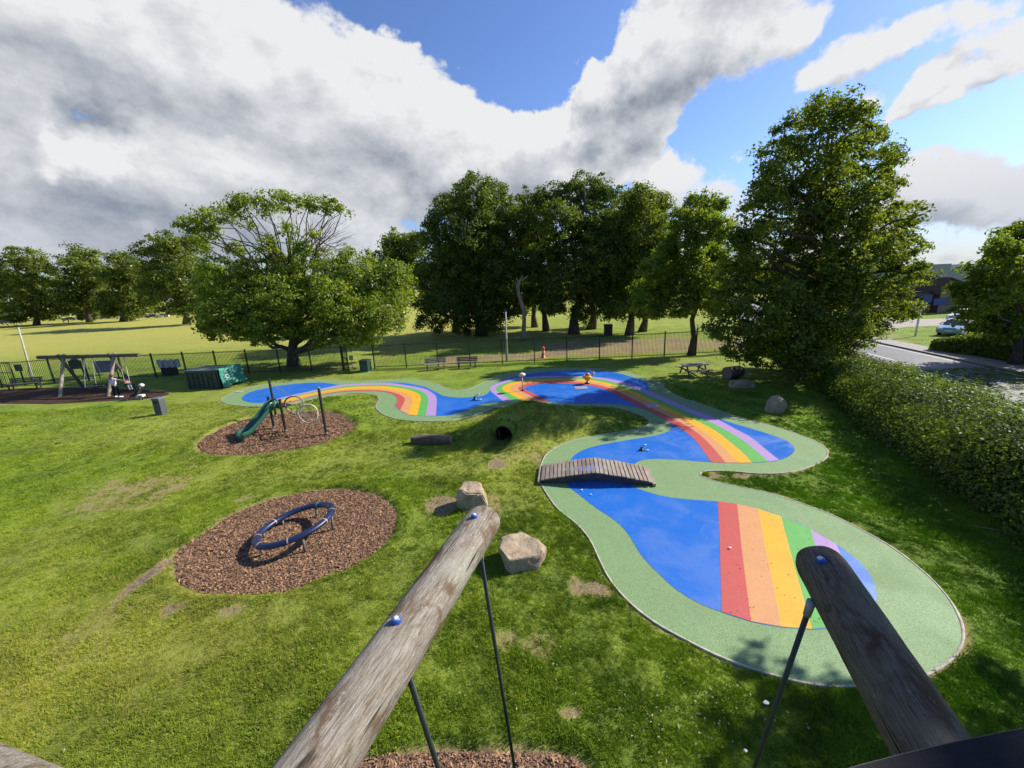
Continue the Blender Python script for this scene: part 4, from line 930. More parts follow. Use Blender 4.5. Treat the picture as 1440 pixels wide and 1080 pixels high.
m_orange = simple('orange_plastic', (.75, .10, .035), (.60, .07, .03), .5, 4)
def bollard():
    b = g(764, 503.5); o = thing('orange_post', 'orange plastic marker post on the bare earth outside the fence', 'post', b)
    MB().lathe(b, [(.26, 0), (.26, .06), (.15, .10), (.13, .8), (.15, .84), (.12, .98), (.05, 1.05)], 12).build('body', m_orange, o, smooth=True)
    MB().lathe(b, [(.145, .5), (.145, .66)], 12).build('reflective_band', m_white, o)
bollard()
def bin_(label, b, s, h, mat, lid, name='litter_bin'):
    o = thing(name, label, 'bin', b); b = Vector(b); R = Matrix.Rotation(rnd.uniform(-.15, .15), 3, 'Z')
    MB().box(b+Vector((0, 0, h*.44)), (s, s, h*.88), R, bev=.025).build('body', mat, o); MB().box(b+Vector((0, 0, h*.94)), (s*1.07, s*1.07, h*.11), R, bev=.03).build('lid', lid, o)
    R2 = R; MB().box(b+R2@Vector((0, -s*.5-.004, h*.76)), (s*.62, .02, h*.12), R2).build('slot', m_black, o); MB().box(b+Vector((0, 0, .015)), (s*1.15, s*1.15, .03), R).build('base_plate', m_steel, o)
m_bin = simple('grey_bin_plastic', (.075, .080, .085), (.055, .06, .065), .6, 3); m_binlid = simple('bin_lid', (.14, .145, .15), (.11, .115, .12), .6, 3)
bin_('grey square litter bin alone on the sunny lawn near the swing', g(228, 583), .42, 1.05, m_bin, m_binlid)
bin_('dark green cabinet bin against the fence beside the railing gate', g(515, 522), .72, 1.0, m_dkgreen, m_dkgreen)
bin_('black bin on the grass among the lime trunks', g(855, 471.5), .95, 1.35, m_black, m_black)

# ------------------------------------------------------------------ benches
m_bench = simple('dark_bench_timber', (.055, .052, .046), (.03, .028, .025), .8, 4, .004, 30)
m_benchgrey = simple('grey_bench_timber', (.20, .19, .17), (.13, .125, .11), .85, 4, .004, 30)
m_oldwood = simple('weathered_timber', (.30, .235, .175), (.17, .13, .095), .85, 5, .006, 26, stretch=(.3, 1, 1))
def bench(label, b, rz, back=True, mat=None, L=1.8):
    mat = mat or m_bench; o = thing('park_bench', label, 'bench', (0, 0, 0), 'benches by the fence')
    for k in range(4): MB().box((0, -.21+.13*k, .45), (L, .11, .045), bev=.008).build('seat_slat', mat, o)
    if back:
        R = Matrix.Rotation(math.radians(-12), 3, 'X')
        for k in range(3): MB().box((0, .27+.03*k, .58+.13*k), (L, .04, .10), R, bev=.008).build('back_slat', mat, o)
    for s in (-1, 1):
        f = MB(); f.box((s*(L/2-.2), -.17, .21), (.07, .08, .42)); f.box((s*(L/2-.2), .2, .21), (.07, .08, .42)); f.box((s*(L/2-.2), 0, .40), (.07, .5, .06)); f.build('leg_frame', mat, o)
        if back: MB().box((s*(L/2-.2), .30, .62), (.06, .06, .5), Matrix.Rotation(math.radians(-12), 3, 'X')).build('back_post', mat, o)
    o.location = b; o.rotation_euler = (0, 0, rz); return o
bench('pale grey topped bench on the lawn, the one nearer the railing gate', g(613, 519.5), math.radians(8), True, m_benchgrey, 1.75)
bench('dark slatted bench with a backrest against the fence', g(657, 517.5), 0, True, m_bench, 1.75)
bench('dark bench beside the swing bark area and the entrance gate', g(36, 547), math.radians(10), True, m_bench, 2.3)
def picnic():
    b = g(975, 527); o = thing('picnic_table', 'weathered picnic table in the shade of the sycamore', 'picnic table', b); b = Vector(b)
    for k in range(5): MB().box(b+Vector((0, -.32+.16*k, .74)), (1.7, .14, .045)).build('table_plank', m_benchgrey, o)
    for s in (-1, 1):
        for k in range(2): MB().box(b+Vector((0, s*(.68+.15*k), .45)), (1.8, .13, .045)).build('bench_plank', m_benchgrey, o)
        for e in (-1, 1): MB().tube([b+Vector((s*.6, e*.75, 0)), b+Vector((s*.6, e*.28, .72))], .05, 4).build('leg', m_bench, o)
        MB().box(b+Vector((s*.6, 0, .40)), (.05, 1.7, .09)).build('brace', m_bench, o)
picnic()

# ------------------------------------------------------------------ boulders, stump, log seat
m_rock, t, p = newmat('sandstone'); tc = N(t, 'ShaderNodeTexCoord'); v = tc.outputs['Object']
c = mixc(t, mrange(t, noise(t, 3, 6, .7, v, .5), .3, .7), (.27, .20, .13), (.50, .39, .265)); c = mixc(t, M(t, 'MULTIPLY', mrange(t, noise(t, 26, 4, .7, v), .5, .7), .5), c, (.13, .11, .085))
c = mixc(t, M(t, 'MULTIPLY', mrange(t, noise(t, 9, 4, .6, v, 1), .58, .70), .4), c, (.48, .45, .38))
t.links.new(c, p.inputs['Base Color']); p.inputs['Roughness'].default_value = .95; p.inputs['Specular IOR Level'].default_value = .2
t.links.new(bump(t, M(t, 'ADD', noise(t, 14, 8, .75, v), M(t, 'MULTIPLY', noise(t, 60, 3, .7, v), .3)), .05, .8), p.inputs['Normal'])
def boulder(label, b, pts, h, seed, mat=None, k=1.0, und=1.0):
    """angular stone: hull of an uneven base and top outline, edges softened, faces chipped and roughened"""
    from mathutils import noise as mn
    o = bpy.data.objects.new('boulder', bpy.data.meshes.new('boulder')); b = Vector(b); bm = bmesh.new(); r = random.Random(seed)
    for x, y, kk, dx, dy, hz in pts:
        j = lambda s: r.uniform(-s, s)
        bm.verts.new((x*k*und+j(.03), y*k*und+j(.03), -.10)); bm.verts.new(((x*1.06+dx*.4)*k+j(.04), (y*1.06+dy*.4)*k+j(.04), hz*h*r.uniform(.32, .62))); bm.verts.new(((x*kk+dx)*k+j(.04), (y*kk+dy)*k+j(.04), hz*h))
    bmesh.ops.convex_hull(bm, input=bm.verts[:]); bmesh.ops.delete(bm, geom=[v_ for v_ in bm.verts if not v_.link_faces], context='VERTS')
    bmesh.ops.dissolve_limit(bm, angle_limit=math.radians(9), verts=bm.verts[:], edges=bm.edges[:])
    bmesh.ops.bevel(bm, geom=bm.edges[:], offset=.028, segments=2, affect='EDGES', clamp_overlap=True)
    bmesh.ops.triangulate(bm, faces=bm.faces[:])
    for _ in range(3):
        le = [e for e in bm.edges if e.calc_length() > .075]
        bmesh.ops.subdivide_edges(bm, edges=le, cuts=1); bmesh.ops.triangulate(bm, faces=bm.faces[:])
    bm.normal_update()
    for v_ in bm.verts:
        q = v_.co*2.1+Vector((seed*3.1, 0, 0)); n = v_.normal
        v_.co += Vector((mn.noise(q), mn.noise(q+Vector((9, 0, 0))), mn.noise(q+Vector((0, 9, 0)))))*.06+n*(mn.noise(q*3.7)*.022+mn.noise(q*9)*.010)
    bm.to_mesh(o.data); bm.free(); o.data.materials.append(mat or m_rock); o.location = b; link(o); tag(o, label, 'boulder', 'sandstone boulders on the lawn')
    o.data.polygons.foreach_set('use_smooth', [True]*len(o.data.polygons)); o.data.set_sharp_from_angle(angle=math.radians(50)); return o
def P_(pxs, b): return [tuple((g(*q)-Vector(b)).xy) for q in pxs]
b = g(663, 716); boulder('squarish upright boulder with a flat top near the end of the log beam', b, [(-.43, -.02, .92, .0, .08, .98), (-.05, -.12, .95, 0, .02, .92), (.40, -.02, .88, .02, .05, .78), (.50, .30, .8, -.06, .0, .9), (.30, .55, .8, 0, -.05, 1.08), (-.30, .58, .9, 0, -.05, 1.1)], .62, 2)
b = g(733, 808); boulder('broad wedge shaped boulder between the log beam and the splash pad', b, [(-.40, .12, 1.12, -.04, .10, 1.0), (-.22, -.10, 1.0, -.02, .10, .80), (.34, .06, 1.15, .10, .06, .66), (.56, .36, 1.05, .05, .05, .60), (.30, .60, .95, 0, 0, .95), (-.02, .82, .95, 0, 0, 1.18), (-.36, .62, 1.0, -.04, 0, 1.02)], .54, 5, k=1.10, und=.80)
b = g(1095, 580); boulder('pinkish boulder on the shaded lawn beside the splash pad', b, [(-.45, 0, .8, 0, .1, .8), (-.05, -.15, .8, .05, .1, .75), (.40, 0, .8, -.02, .05, .7), (.42, .35, .7, -.1, 0, .9), (.0, .5, .6, 0, -.1, 1.1), (-.4, .42, .7, .05, -.05, 1.05)], .75, 8)
m_darkrock = m_rock
b = g(1046, 545); boulder('long flat stone below the cut stump in the sycamore shade', b, [(-.75, 0, .95, 0, .05, 1), (.0, -.15, .95, 0, .05, .95), (.65, 0, .8, -.05, .05, .8), (.72, .3, .8, -.1, 0, .9), (.0, .42, .95, 0, 0, 1.0), (-.72, .36, .95, 0, 0, 1.0)], .42, 11)
m_logend = simple('cut_wood', (.22, .165, .115), (.13, .10, .07), .9, 9)
def stump():
    b = Vector(g(1035, 533)); o = thing('tree_stump', 'short dark cut log lying on its side under the sycamore', 'log', b); d = Vector((.9, .35, 0)).normalized()
    a = b+Vector((-.6, 0, .40)); c2 = a+d*1.1; MB().tube([a, a.lerp(c2, .3), a.lerp(c2, .7), c2], [.42, .40, .41, .38], 14).build('bark', m_trunk, o, smooth=False)
    for q, s in ((a, -1), (c2, 1)): MB().tube([q+d*s*.002, q+d*s*.02], .37, 14).build('cut_end', m_logend, o)
stump()
m_oldlog = simple('old_split_log', (.17, .12, .078), (.055, .038, .025), .95, 4, .02, 20, stretch=(.25, 1, 1))
def log_seat():
    b = Vector(g(605, 627)); o = thing('log_seat', 'old split log bench lying on the lawn between slide and tunnel mound', 'log', b); n = 9; mb = MB(); vs = []; fs = []
    A = Vector(g(578, 625)); B = Vector(g(632, 626)); d = (B-A).normalized(); q = Vector((-d.y, d.x, 0)); L = (B-A).length
    prof = [(-.16, 0), (-.22, .14), (-.20, .28), (-.12, .35), (.12, .36), (.22, .28), (.24, .12), (.18, 0)]
    for i in range(n):
        t_ = i/(n-1); k = .82+.28*math.sin(math.pi*(.1+.8*t_))
        for (u, w) in prof: vs.append(A+d*L*t_+q*(u*k+.02*rnd.uniform(-1, 1)+.2)+Vector((0, 0, w*k*(1+.06*rnd.uniform(-1, 1))-.02)))
    m_ = len(prof)
    for i in range(n-1):
        for j in range(m_): fs.append((i*m_+j, i*m_+(j+1) % m_, (i+1)*m_+(j+1) % m_, (i+1)*m_+j))
    fs += [tuple(range(m_)), tuple((n-1)*m_+j for j in range(m_))[::-1]]
    mb.add(vs, fs); recalc(mb.build('log', m_oldlog, o, angle=40))
    for e, s in ((A, -1), (B, 1)):
        mb = MB(); mb.prism([(u*.72, w*.72+.03) for u, w in prof], lambda p_: e+q*(p_[0]+.2)+d*s*.001+Vector((0, 0, p_[1])), lambda p_: e+q*(p_[0]+.2)+d*s*.03+Vector((0, 0, p_[1]))); recalc(mb.build('cut_end', m_oldwood, o))
log_seat()
# ------------------------------------------------------------------ tunnel pipe in the mound
m_pipe = simple('black_pipe', (.022, .021, .020), (.012, .012, .011), .7, 5, .003, 20)
m_earth = simple('bare_earth', (.085, .066, .040), (.040, .034, .020), .95, 9, .03, 22)
def tunnel():
    m = g(709, 619); d = Vector((-.42, -.9, 0)).normalized(); zc = .25; o = thing('tunnel_pipe', 'black crawl tunnel pipe opening in the side of the grassy mound', 'tunnel', (m.x, m.y, 0))
    f = Vector((m.x, m.y, zc)); bk = f-d*2.6; mb = MB(); n = 24; up = Vector((0, 0, 1)); q = d.cross(up)
    R1, R0 = .42, .36; vs = []; fs = []
    for c_, R_ in ((f, R1), (f, R0), (bk, R0), (bk, R1)):
        for k in range(n): vs.append(c_+(q*math.cos(6.2832*k/n)+up*math.sin(6.2832*k/n))*R_)
    for i in range(3):
        for k in range(n): fs.append((i*n+k, i*n+(k+1) % n, (i+1)*n+(k+1) % n, (i+1)*n+k))
    fs.append(tuple(2*n+k for k in range(n)))
    mb.add(vs, fs); mb.build('pipe', m_pipe, o, smooth=False)
    mb = MB(); mb.tube([f+(q*math.cos(6.2832*k/n)+up*math.sin(6.2832*k/n))*.395+d*.015 for k in range(n)], .035, 6, closed=True); mb.build('rim', m_pipe, o, smooth=True)
    # earthy bank round the mouth: a thick plate with a round opening
    mb = MB(); K = 32; vs = []; fs = []; r_ = random.Random(4)
    for (dd, kind) in ((.03, 0), (.03, 1), (-.75, 1)):
        for k in range(K):
            a = 6.2832*k/K; ca, sa = math.cos(a), math.sin(a)
            if kind == 0: rr_ = .365
            else: rr_ = (.60+.05*math.sin(3*a)+.03*r_.uniform(-1, 1))*(1.0 if sa > 0 else .9)
            p3 = f+d*dd+q*ca*rr_+up*sa*rr_; p3.z = max(p3.z, -.08); vs.append(p3-(d*.10*max(0, sa) if kind else d*0))
    for i in range(2):
        for k in range(K): fs.append((i*K+k, i*K+(k+1) % K, (i+1)*K+(k+1) % K, (i+1)*K+k))
    mb.add(vs, fs); recalc(mb.build('earth_bank', m_lawn, o, smooth=False))
tunnel()
# ------------------------------------------------------------------ arched bridge
m_plank = [simple('bridge_plank_%s' % n, c, tuple(k*.62 for k in c), .85, 7, .006, 40, stretch=(1, .3, 1)) for n, c in (('warm', (.33, .262, .205)), ('grey', (.30, .255, .21)), ('dark', (.265, .205, .16)))]
def bridge():
    A = (g(763, 654.4, .12)+g(760, 677, .12))/2; B = (g(908, 656.5, .12)+g(918, 681, .12))/2; d = (B-A); L = d.length; d.normalize(); q = Vector((-d.y, d.x, 0)); W = 1.18
    o = thing('footbridge', 'small arched timber footbridge over the blue basin', 'footbridge', ((A+B)/2).xy.to_3d()); n = 26; rise = .30
    def zz(t_): return .10+rise*(1-abs(2*t_-1)**1.25)
    for i in range(n):
        t_ = (i+.5)/n; c = A+d*L*t_; c.z = zz(t_)+.045; sl = (zz(t_+.01)-zz(t_-.01))/(.02*L); a = math.atan2(d.y, d.x)
        R = Matrix.Rotation(a, 3, 'Z') @ Matrix.Rotation(-math.atan(sl), 3, 'Y') @ Matrix.Rotation(rnd.uniform(-.012, .012), 3, 'Z')
        last = i in (0, n-1)
        MB().box(c+q*rnd.uniform(-.015, .015), (L/n*.80, W*rnd.uniform(.985, 1.0), .042), R, bev=.007).build('plank', m_plank[rnd.randrange(3)], o)
    for s in (-1, 1):
        mb = MB(); m_ = 14; vs = []; fs = []
        for i in range(m_+1):
            t_ = i/m_; c = A+d*L*t_+q*s*(W/2-.09); z1 = zz(t_)+.022; z0 = max(.032, z1-.20)
            for u in (-.035, .035):
                vs += [c+q*u+Vector((0, 0, z0-c.z)), c+q*u+Vector((0, 0, z1-c.z))]
        for i in range(m_):
            k = 4*i; fs += [(k, k+4, k+5, k+1), (k+2, k+3, k+7, k+6), (k+1, k+5, k+7, k+3), (k, k+2, k+6, k+4)]
        mb.add(vs, fs); recalc(mb.build('stringer', m_bench, o))
    for t_ in (.0, 1.0):
        c = A+d*L*t_; c.z = .075; MB().box(c+d*(.05 if t_ else -.05), (.10, W*1.03, .09), Matrix.Rotation(math.atan2(d.y, d.x), 3, 'Z'), bev=.01).build('end_beam', m_plank[0], o)
bridge()
# ------------------------------------------------------------------ water toys and drains
m_cream = simple('cream_plastic', (.72, .55, .38), (.62, .42, .26), .4, 3); m_yellow = simple('yellow_plastic', (.80, .45, .02), (.7, .38, .02), .4, 3); m_redp = simple('red_plastic', (.55, .05, .03), (.45, .04, .03), .4, 3)
def water_toys():
    b = Vector(g(735, 550)); b.z = .03; o = thing('water_mushroom', 'slim spray post with a round cream and orange mushroom head', 'spray post', b)
    MB().cyl(b, b+Vector((0, 0, .95)), .03, n=10).build('pole', m_steel, o, smooth=True); MB().lathe(b, [(.12, 0), (.12, .03), (.05, .05)], 12).build('foot', m_black, o)
    MB().lathe(b, [(.06, .93), (.18, .95), (.22, 1.01), (.18, 1.09), (.10, 1.14), (.02, 1.15)], 16).build('cap', m_cream, o, smooth=True)
    for k in range(5): a = k*1.257; MB().sphere(b+Vector((.16*math.cos(a), .16*math.sin(a), 1.05)), .055, 8, 6).build('spot', m_orange if k % 2 else m_white, o, smooth=True)
    b = Vector(g(826, 540)); b.z = .03; o = thing('water_flower', 'yellow bucket shaped spray toy with red handle beside the rainbow', 'spray toy', b); fl = o
    MB().lathe(b, [(.26, 0), (.24, .10), (.10, .16), (.07, .30)], 14).build('foot', m_black, o, smooth=True)
    MB().lathe(b, [(.07, .28), (.22, .36), (.40, .62), (.42, .76), (.34, .84), (.28, .80)], 16).build('bucket', m_yellow, o, smooth=True)
    MB().lathe(b, [(.18, .80), (.24, .92), (.17, 1.04), (.03, 1.08)], 12).build('bud', m_orange, o, smooth=True)
    MB().tube([b+Vector((.30, 0, .66)), b+Vector((.50, 0, .86)), b+Vector((.55, 0, 1.05))], [.06, .07, .05], 8).build('handle', m_redp, o, smooth=True)
    MB().sphere(b+Vector((.60, 0, 1.02)), (.11, .10, .15), 10, 8).build('lip', m_cream, o, smooth=True); MB().sphere(b+Vector((-.42, 0, .66)), (.10, .10, .10), 8, 6).build('spout', m_cream, o, smooth=True)
    fl.scale = (.66, .66, .66)
    for (px, py, s, lb) in ((668, 563, 1.0, 'small dark jet nozzle in the narrow middle of the basin'), (902, 634, .62, 'chrome twin spout jet in the shaded basin by the bridge')):
        b = Vector(g(px, py)); b.z = .03; o = thing('water_jet', lb, 'water jet', b); s *= .5
        MB().lathe(b, [(.32*s, 0), (.30*s, .08*s), (.16*s, .14*s), (.14*s, .4*s)], 12).build('body', m_black, o, smooth=True)
        MB().tube([b+Vector((0, 0, .3*s)), b+Vector((.25*s, 0, .62*s)), b+Vector((.6*s, .02, .7*s))], .06*s, 8).build('spout', m_steel, o, smooth=True)
        MB().tube([b+Vector((.3*s, -.2*s, .1*s)), b+Vector((.8*s, -.35*s, .12*s))], .07*s, 8).build('side_spout', m_white, o, smooth=True)
    m_drain = simple('drain_plate', (.38, .40, .42), (.28, .30, .32), .5, 5)
    for (px, py, sx, sy, lb) in ((817, 546, .75, .62, 'pale square drain cover inside the rainbow loop'), (917, 571.5, .62, .62, 'grey drain grate on the shaded rainbow stripes'), (336, 551.5, .45, .4, 'small blue grey drain cover at the green tip of the splash pad')):
        b = Vector(g(px, py)); b.z = .033; o = thing('drain_cover', lb, 'drain cover', b); MB().box(b+Vector((0, 0, .005)), (sx, sy, .016)).build('plate', m_drain, o)
        for k in range(4): MB().box(b+Vector((-sx*.33+sx*.22*k, 0, .016)), (sx*.07, sy*.8, .008)).build('rib', m_steel, o)
water_toys()
# ------------------------------------------------------------------ blue tilted ring spinner
m_ring = simple('navy_plastic', (.009, .022, .075), (.007, .016, .055), .4, 3); m_joint = simple('tan_joint', (.52, .33, .25), (.42, .26, .2), .5, 5); m_greenj = simple('green_joint', (.06, .42, .20), (.05, .34, .16), .5, 5)
def spinner():
    c = Vector((-6.14, 9.78, .39)); n = Vector((-.182, .024, 1)).normalized(); R = .955; rt = .105; m_leg = simple('dull_leg_steel', (.16, .15, .13), (.10, .095, .085), .6, 6)
    o = thing('ring_spinner', 'tilted navy blue ring spinner on short legs in the round bark pit', 'spinner', (c.x, c.y, 0))
    a = n.cross(Vector((0, 1, 0))).normalized(); b = n.cross(a); K = 56
    pts = [c+(a*math.cos(6.28319*k/K)+b*math.sin(6.28319*k/K))*R for k in range(K)]
    ang = lambda k: 6.28319*k/K
    js = [3, 9, 17, 26, 31, 40, 52]                      # joints between the tube sections
    for i, j in enumerate(js):
        e = js[(i+1) % len(js)]; L = (e-j) % K; path = [pts[(j+k) % K] for k in range(L+1)]
        mb = MB(); mb.tube(path, rt, 14, cap=False); 
        for v_i in range(len(mb.v)):
            v_ = Vector(mb.v[v_i]); dz = (v_-c).dot(n); mb.v[v_i] = tuple(v_-n*dz*.28)
        mb.build('tube_section', m_ring, o, smooth=True)
        p0, p1 = pts[j], pts[(j+1) % K]; dd = (p1-p0).normalized(); mb = MB(); mb.tube([p0-dd*.014, p0+dd*.014], rt*1.035, 14)
        for v_i in range(len(mb.v)):
            v_ = Vector(mb.v[v_i]); dz = (v_-c).dot(n); mb.v[v_i] = tuple(v_-n*dz*.26)
        mb.build('joint_band', m_greenj if i == 5 else m_joint, o, smooth=False)
    bolt = MB().sphere((0, 0, 0), .016, 6, 4)
    for k in list(range(4, 9))+list(range(34, 46)):
        q = pts[k % K]; ou = (q-c).normalized(); mb = MB(); mb.sphere(q-ou*.088*.72+n*.045, .014, 6, 4); mb.build('bolt', m_steel, o, smooth=True)
    for k in (0, 9, 20, 30, 41, 50):
        q = pts[k]; q2 = Vector((q.x*.97+c.x*.03, q.y*.97+c.y*.03, -.05)); MB().tube([q2, q-n*.05], .034, 8).build('leg', m_leg, o, smooth=True)
spinner()
# ------------------------------------------------------------------ slide and hoop climber
m_slide = simple('green_slide_plastic', (.030, .115, .072), (.022, .085, .055), .38, 2); m_rope = simple('rope', (.30, .28, .22), (.16, .15, .12), .8, 20); m_hoop = simple('cream_hoop', (.62, .55, .38), (.5, .43, .3), .6, 6); m_blackpost = simple('black_post', (.022, .021, .020), (.014, .014, .013), .55, 4)
def slide():
    o = thing('slide_climber', 'small green slide with black posts, rope net and cream hoop in the bark pit', 'slide', tuple(g(395, 605)))
    PB = [(388.5, 586, 380, 533), (385.5, 602.5, 378, 558.5), (402, 607.5, 395, 562), (459, 611.5, 449.5, 545)]; tops = []; bases = []
    for (bx, by, tx, ty) in PB:
        b = Vector(g(bx, by)); t_ = at(tx, ty, b.y); t_.x = b.x; tops.append(t_); bases.append(b)
        pst = MB().cyl(b-Vector((0, 0, .3)), t_, .062, n=12).build('post', m_blackpost, o, smooth=False); MB().lathe(t_, [(.072, -.04), (.072, .015), (.04, .03)], 12).build('cap', m_steel if by > 610 else m_blackpost, pst)
        MB().lathe(b+Vector((0, 0, .08)), [(.068, -.02), (.068, .05)], 12).build('collar', m_steel, pst)
    # chute: from the arch between posts 2 and 3 down to the foot
    top = (bases[1]+bases[2])/2; foot = Vector(g(337, 622)); h = 1.28; d = foot-top; d.z = 0; L = d.length; d.normalize(); q = Vector((-d.y, d.x, 0))
    prof = [(-.10, 1.26), (.06, 1.27), (.22, 1.20), (.42, 1.02), (.62, .84), (.78, .66), (.9, .48), (.98, .40)]
    path = [(-.02, 1.26), (.08, 1.25), (.18, 1.17), (.32, .98), (.46, .76), (.60, .55), (.72, .38), (.82, .28), (.92, .25), (1.0, .24)]
    sec = [(-.27, .20), (-.30, .24), (-.335, .21), (-.31, .0), (-.24, -.06), (.24, -.06), (.31, .0), (.335, .21), (.30, .24), (.27, .20), (.23, .03), (-.23, .03)]
    vs = []; fs = []; m_ = len(sec)
    for i, (s, z) in enumerate(path):
        for (u, w) in sec: vs.append(top+d*L*s+q*u+Vector((0, 0, z+w*(1.25 if i < 3 else 1))))
    for i in range(len(path)-1):
        for j in range(m_): fs.append((i*m_+j, i*m_+(j+1) % m_, (i+1)*m_+(j+1) % m_, (i+1)*m_+j))
    fs += [tuple(range(m_)), tuple((len(path)-1)*m_+j for j in range(m_))[::-1]]
    ch = recalc(MB().add(vs, fs).build('chute', m_slide, o, smooth=True))
    # arched hood and foot legs
    mb = MB(); ar = [top-d*.03+q*(.42*math.cos(a))+Vector((0, 0, 1.16+.46*math.sin(a))) for a in np.linspace(0, math.pi, 13)]; mb.tube(ar, .055, 8); mb.build('hood_arch', m_slide, o, smooth=True)
    MB().box(top-d*.30+Vector((0, 0, 1.20)), (.62, .74, .05), Matrix.Rotation(math.atan2(d.y, d.x), 3, 'Z'), bev=.01).build('platform', m_blackpost, o)
    for s in (-1, 1): MB().tube([foot-d*.10+q*s*.20+Vector((0, 0, -.1)), foot-d*.12+q*s*.22+Vector((0, 0, .22))], .05, 8).build('foot_leg', m_slide, o)
    # rope net and hoops between posts 3/1 and 4
    A0, A1 = bases[2], bases[3]; P0 = lambda s, z, oy=0.0: A0.lerp(A1, s)+Vector((0, oy, z))
    def rope(a, b, sag=.1, r=.016, n=8, name='rope'): MB().tube([a.lerp(b, k/n)-Vector((0, 0, sag*4*(k/n)*(1-k/n))) for k in range(n+1)], r, 5).build(name, m_rope, o, smooth=True)
    hc = P0(.62, .98, .05); hb = P0(.18, 1.22, .55)
    for c_, R_, mt in ((hc, .47, m_hoop), (hb, .46, m_rope)):
        mb = MB(); mb.tube([c_+Vector((R_*math.cos(k*.2244), .06*math.sin(k*.45), R_*math.sin(k*.2244))) for k in range(28)], .038, 8, closed=True); mb.build('hoop', mt, o, smooth=True)
    rope(Vector((*A1.xy, 1.95)), hc+Vector((.18, 0, .47)), .05); rope(hc+Vector((-.25, 0, .42)), hb+Vector((.35, 0, .25)), .03); rope(Vector((*A1.xy, 1.5)), hc+Vector((.46, 0, .1)), .02); rope(Vector((*A1.xy, .35)), hc+Vector((.35, 0, -.33)), .02)
    rope(Vector((*A0.xy, 1.55)), hb+Vector((-.4, 0, .25)), .03); rope(Vector((*A0.xy, .55)), hc+Vector((-.38, 0, -.3)), .06); rope(Vector((*bases[0].xy, 1.9)), hb+Vector((0, 0, .46)), .05); rope(hb+Vector((.45, 0, -.1)), hc+Vector((-.47, 0, .0)), .03); rope(Vector((*bases[0].xy, .7)), hb+Vector((-.3, 0, -.35)), .05)
    for k in range(5):
        rope(P0(.30+.04*k, 1.35-.12*k, .15), P0(.75, 1.45-.22*k, .05), .05, .010)
    for k in range(4): rope(P0(.36+.1*k, 1.38, .1), P0(.33+.1*k, .62, .1), .02, .010)
    for k in range(9): q2 = P0(.1+.07*k, 1.28+.25*math.sin(k*2.1), .1+.3*math.cos(k)); MB().sphere(q2, .035, 8, 6).build('knot', m_blackpost, o, smooth=True)
slide()
# ------------------------------------------------------------------ green skip container with tarpaulin
m_cont = simple('green_container_paint', (.012, .042, .032), (.009, .03, .024), .45, 2); m_tarp = simple('green_tarpaulin', (.045, .24, .18), (.03, .17, .13), .5, 2.5, .05, 3)
m_contlid = simple('grey_green_lid', (.10, .14, .145), (.07, .10, .105), .5, 2)
def container():
    A = g(265, 547.5); B = g(311, 546.5); D = g(339, 539); o = thing('storage_container', 'dark green storage container partly under a torn green tarpaulin', 'container', A)
    A = Vector(A); B = Vector(B); ux = (B-A).normalized(); uy = (Vector(D)-B); uy = (uy-ux*uy.dot(ux)).normalized(); W = (B-A).length; Dp = 2.0; h = 1.36
    f = lambda x, y, z: A+ux*x+uy*y+Vector((0, 0, z)); R = Matrix.Rotation(math.atan2(ux.y, ux.x), 3, 'Z')
    MB().box(f(W/2, Dp/2, h/2), (W, Dp, h), R, bev=.02).build('body', m_cont, o)
    for k in range(7): MB().box(f(W*(k+.5)/7, -.02, h*.48), (.07, .045, h*.86), R).build('rib', m_cont, o)
    MB().box(f(W/2, Dp/2, h+.03), (W+.1, Dp+.1, .07), R, bev=.015).build('lid', m_contlid, o)
    for k in (.3, .7): MB().box(f(W*k, -.06, h*.62), (.16, .06, .10), R).build('handle', m_black, o)
    # draped sheet over the road-side end
    mb = MB(); nu, nv = 15, 13; vs = []; fs = []
    for i in range(nu):
        u = i/(nu-1)
        for j in range(nv):
            v_ = j/(nv-1); y = -.10+(Dp+.25)*u; wz = .06*math.sin(u*17+v_*5)+.05*math.sin(u*31+v_*9)
            if v_ < .25: x = W-.35+v_*2.1; z = h+.10+.03*math.sin(u*12)
            else: x = W+.16+(v_-.25)*.28+wz; z = (h+.09)*(1-(v_-.25)/.75*(.93+.06*math.sin(u*9)))+.01
            vs.append(f(x, y, z))
    for i in range(nu-1):
        for j in range(nv-1): fs.append((i*nv+j, i*nv+j+1, (i+1)*nv+j+1, (i+1)*nv+j))
    mb.add(vs, fs); ta = mb.build('tarpaulin', m_tarp, o, smooth=True); sm = ta.modifiers.new('thickness', 'SOLIDIFY'); sm.thickness = .012
    q = f(W+.34, .42, .86)
    for (dy, dz, sy, sz) in ((0, .13, .34, .04), (0, -.13, .34, .04), (-.15, 0, .04, .3), (.15, 0, .04, .3)): MB().box(q+uy*dy+Vector((0, 0, dz)), (.02, sy, sz), R).build('printed_square', m_white, o)
container()
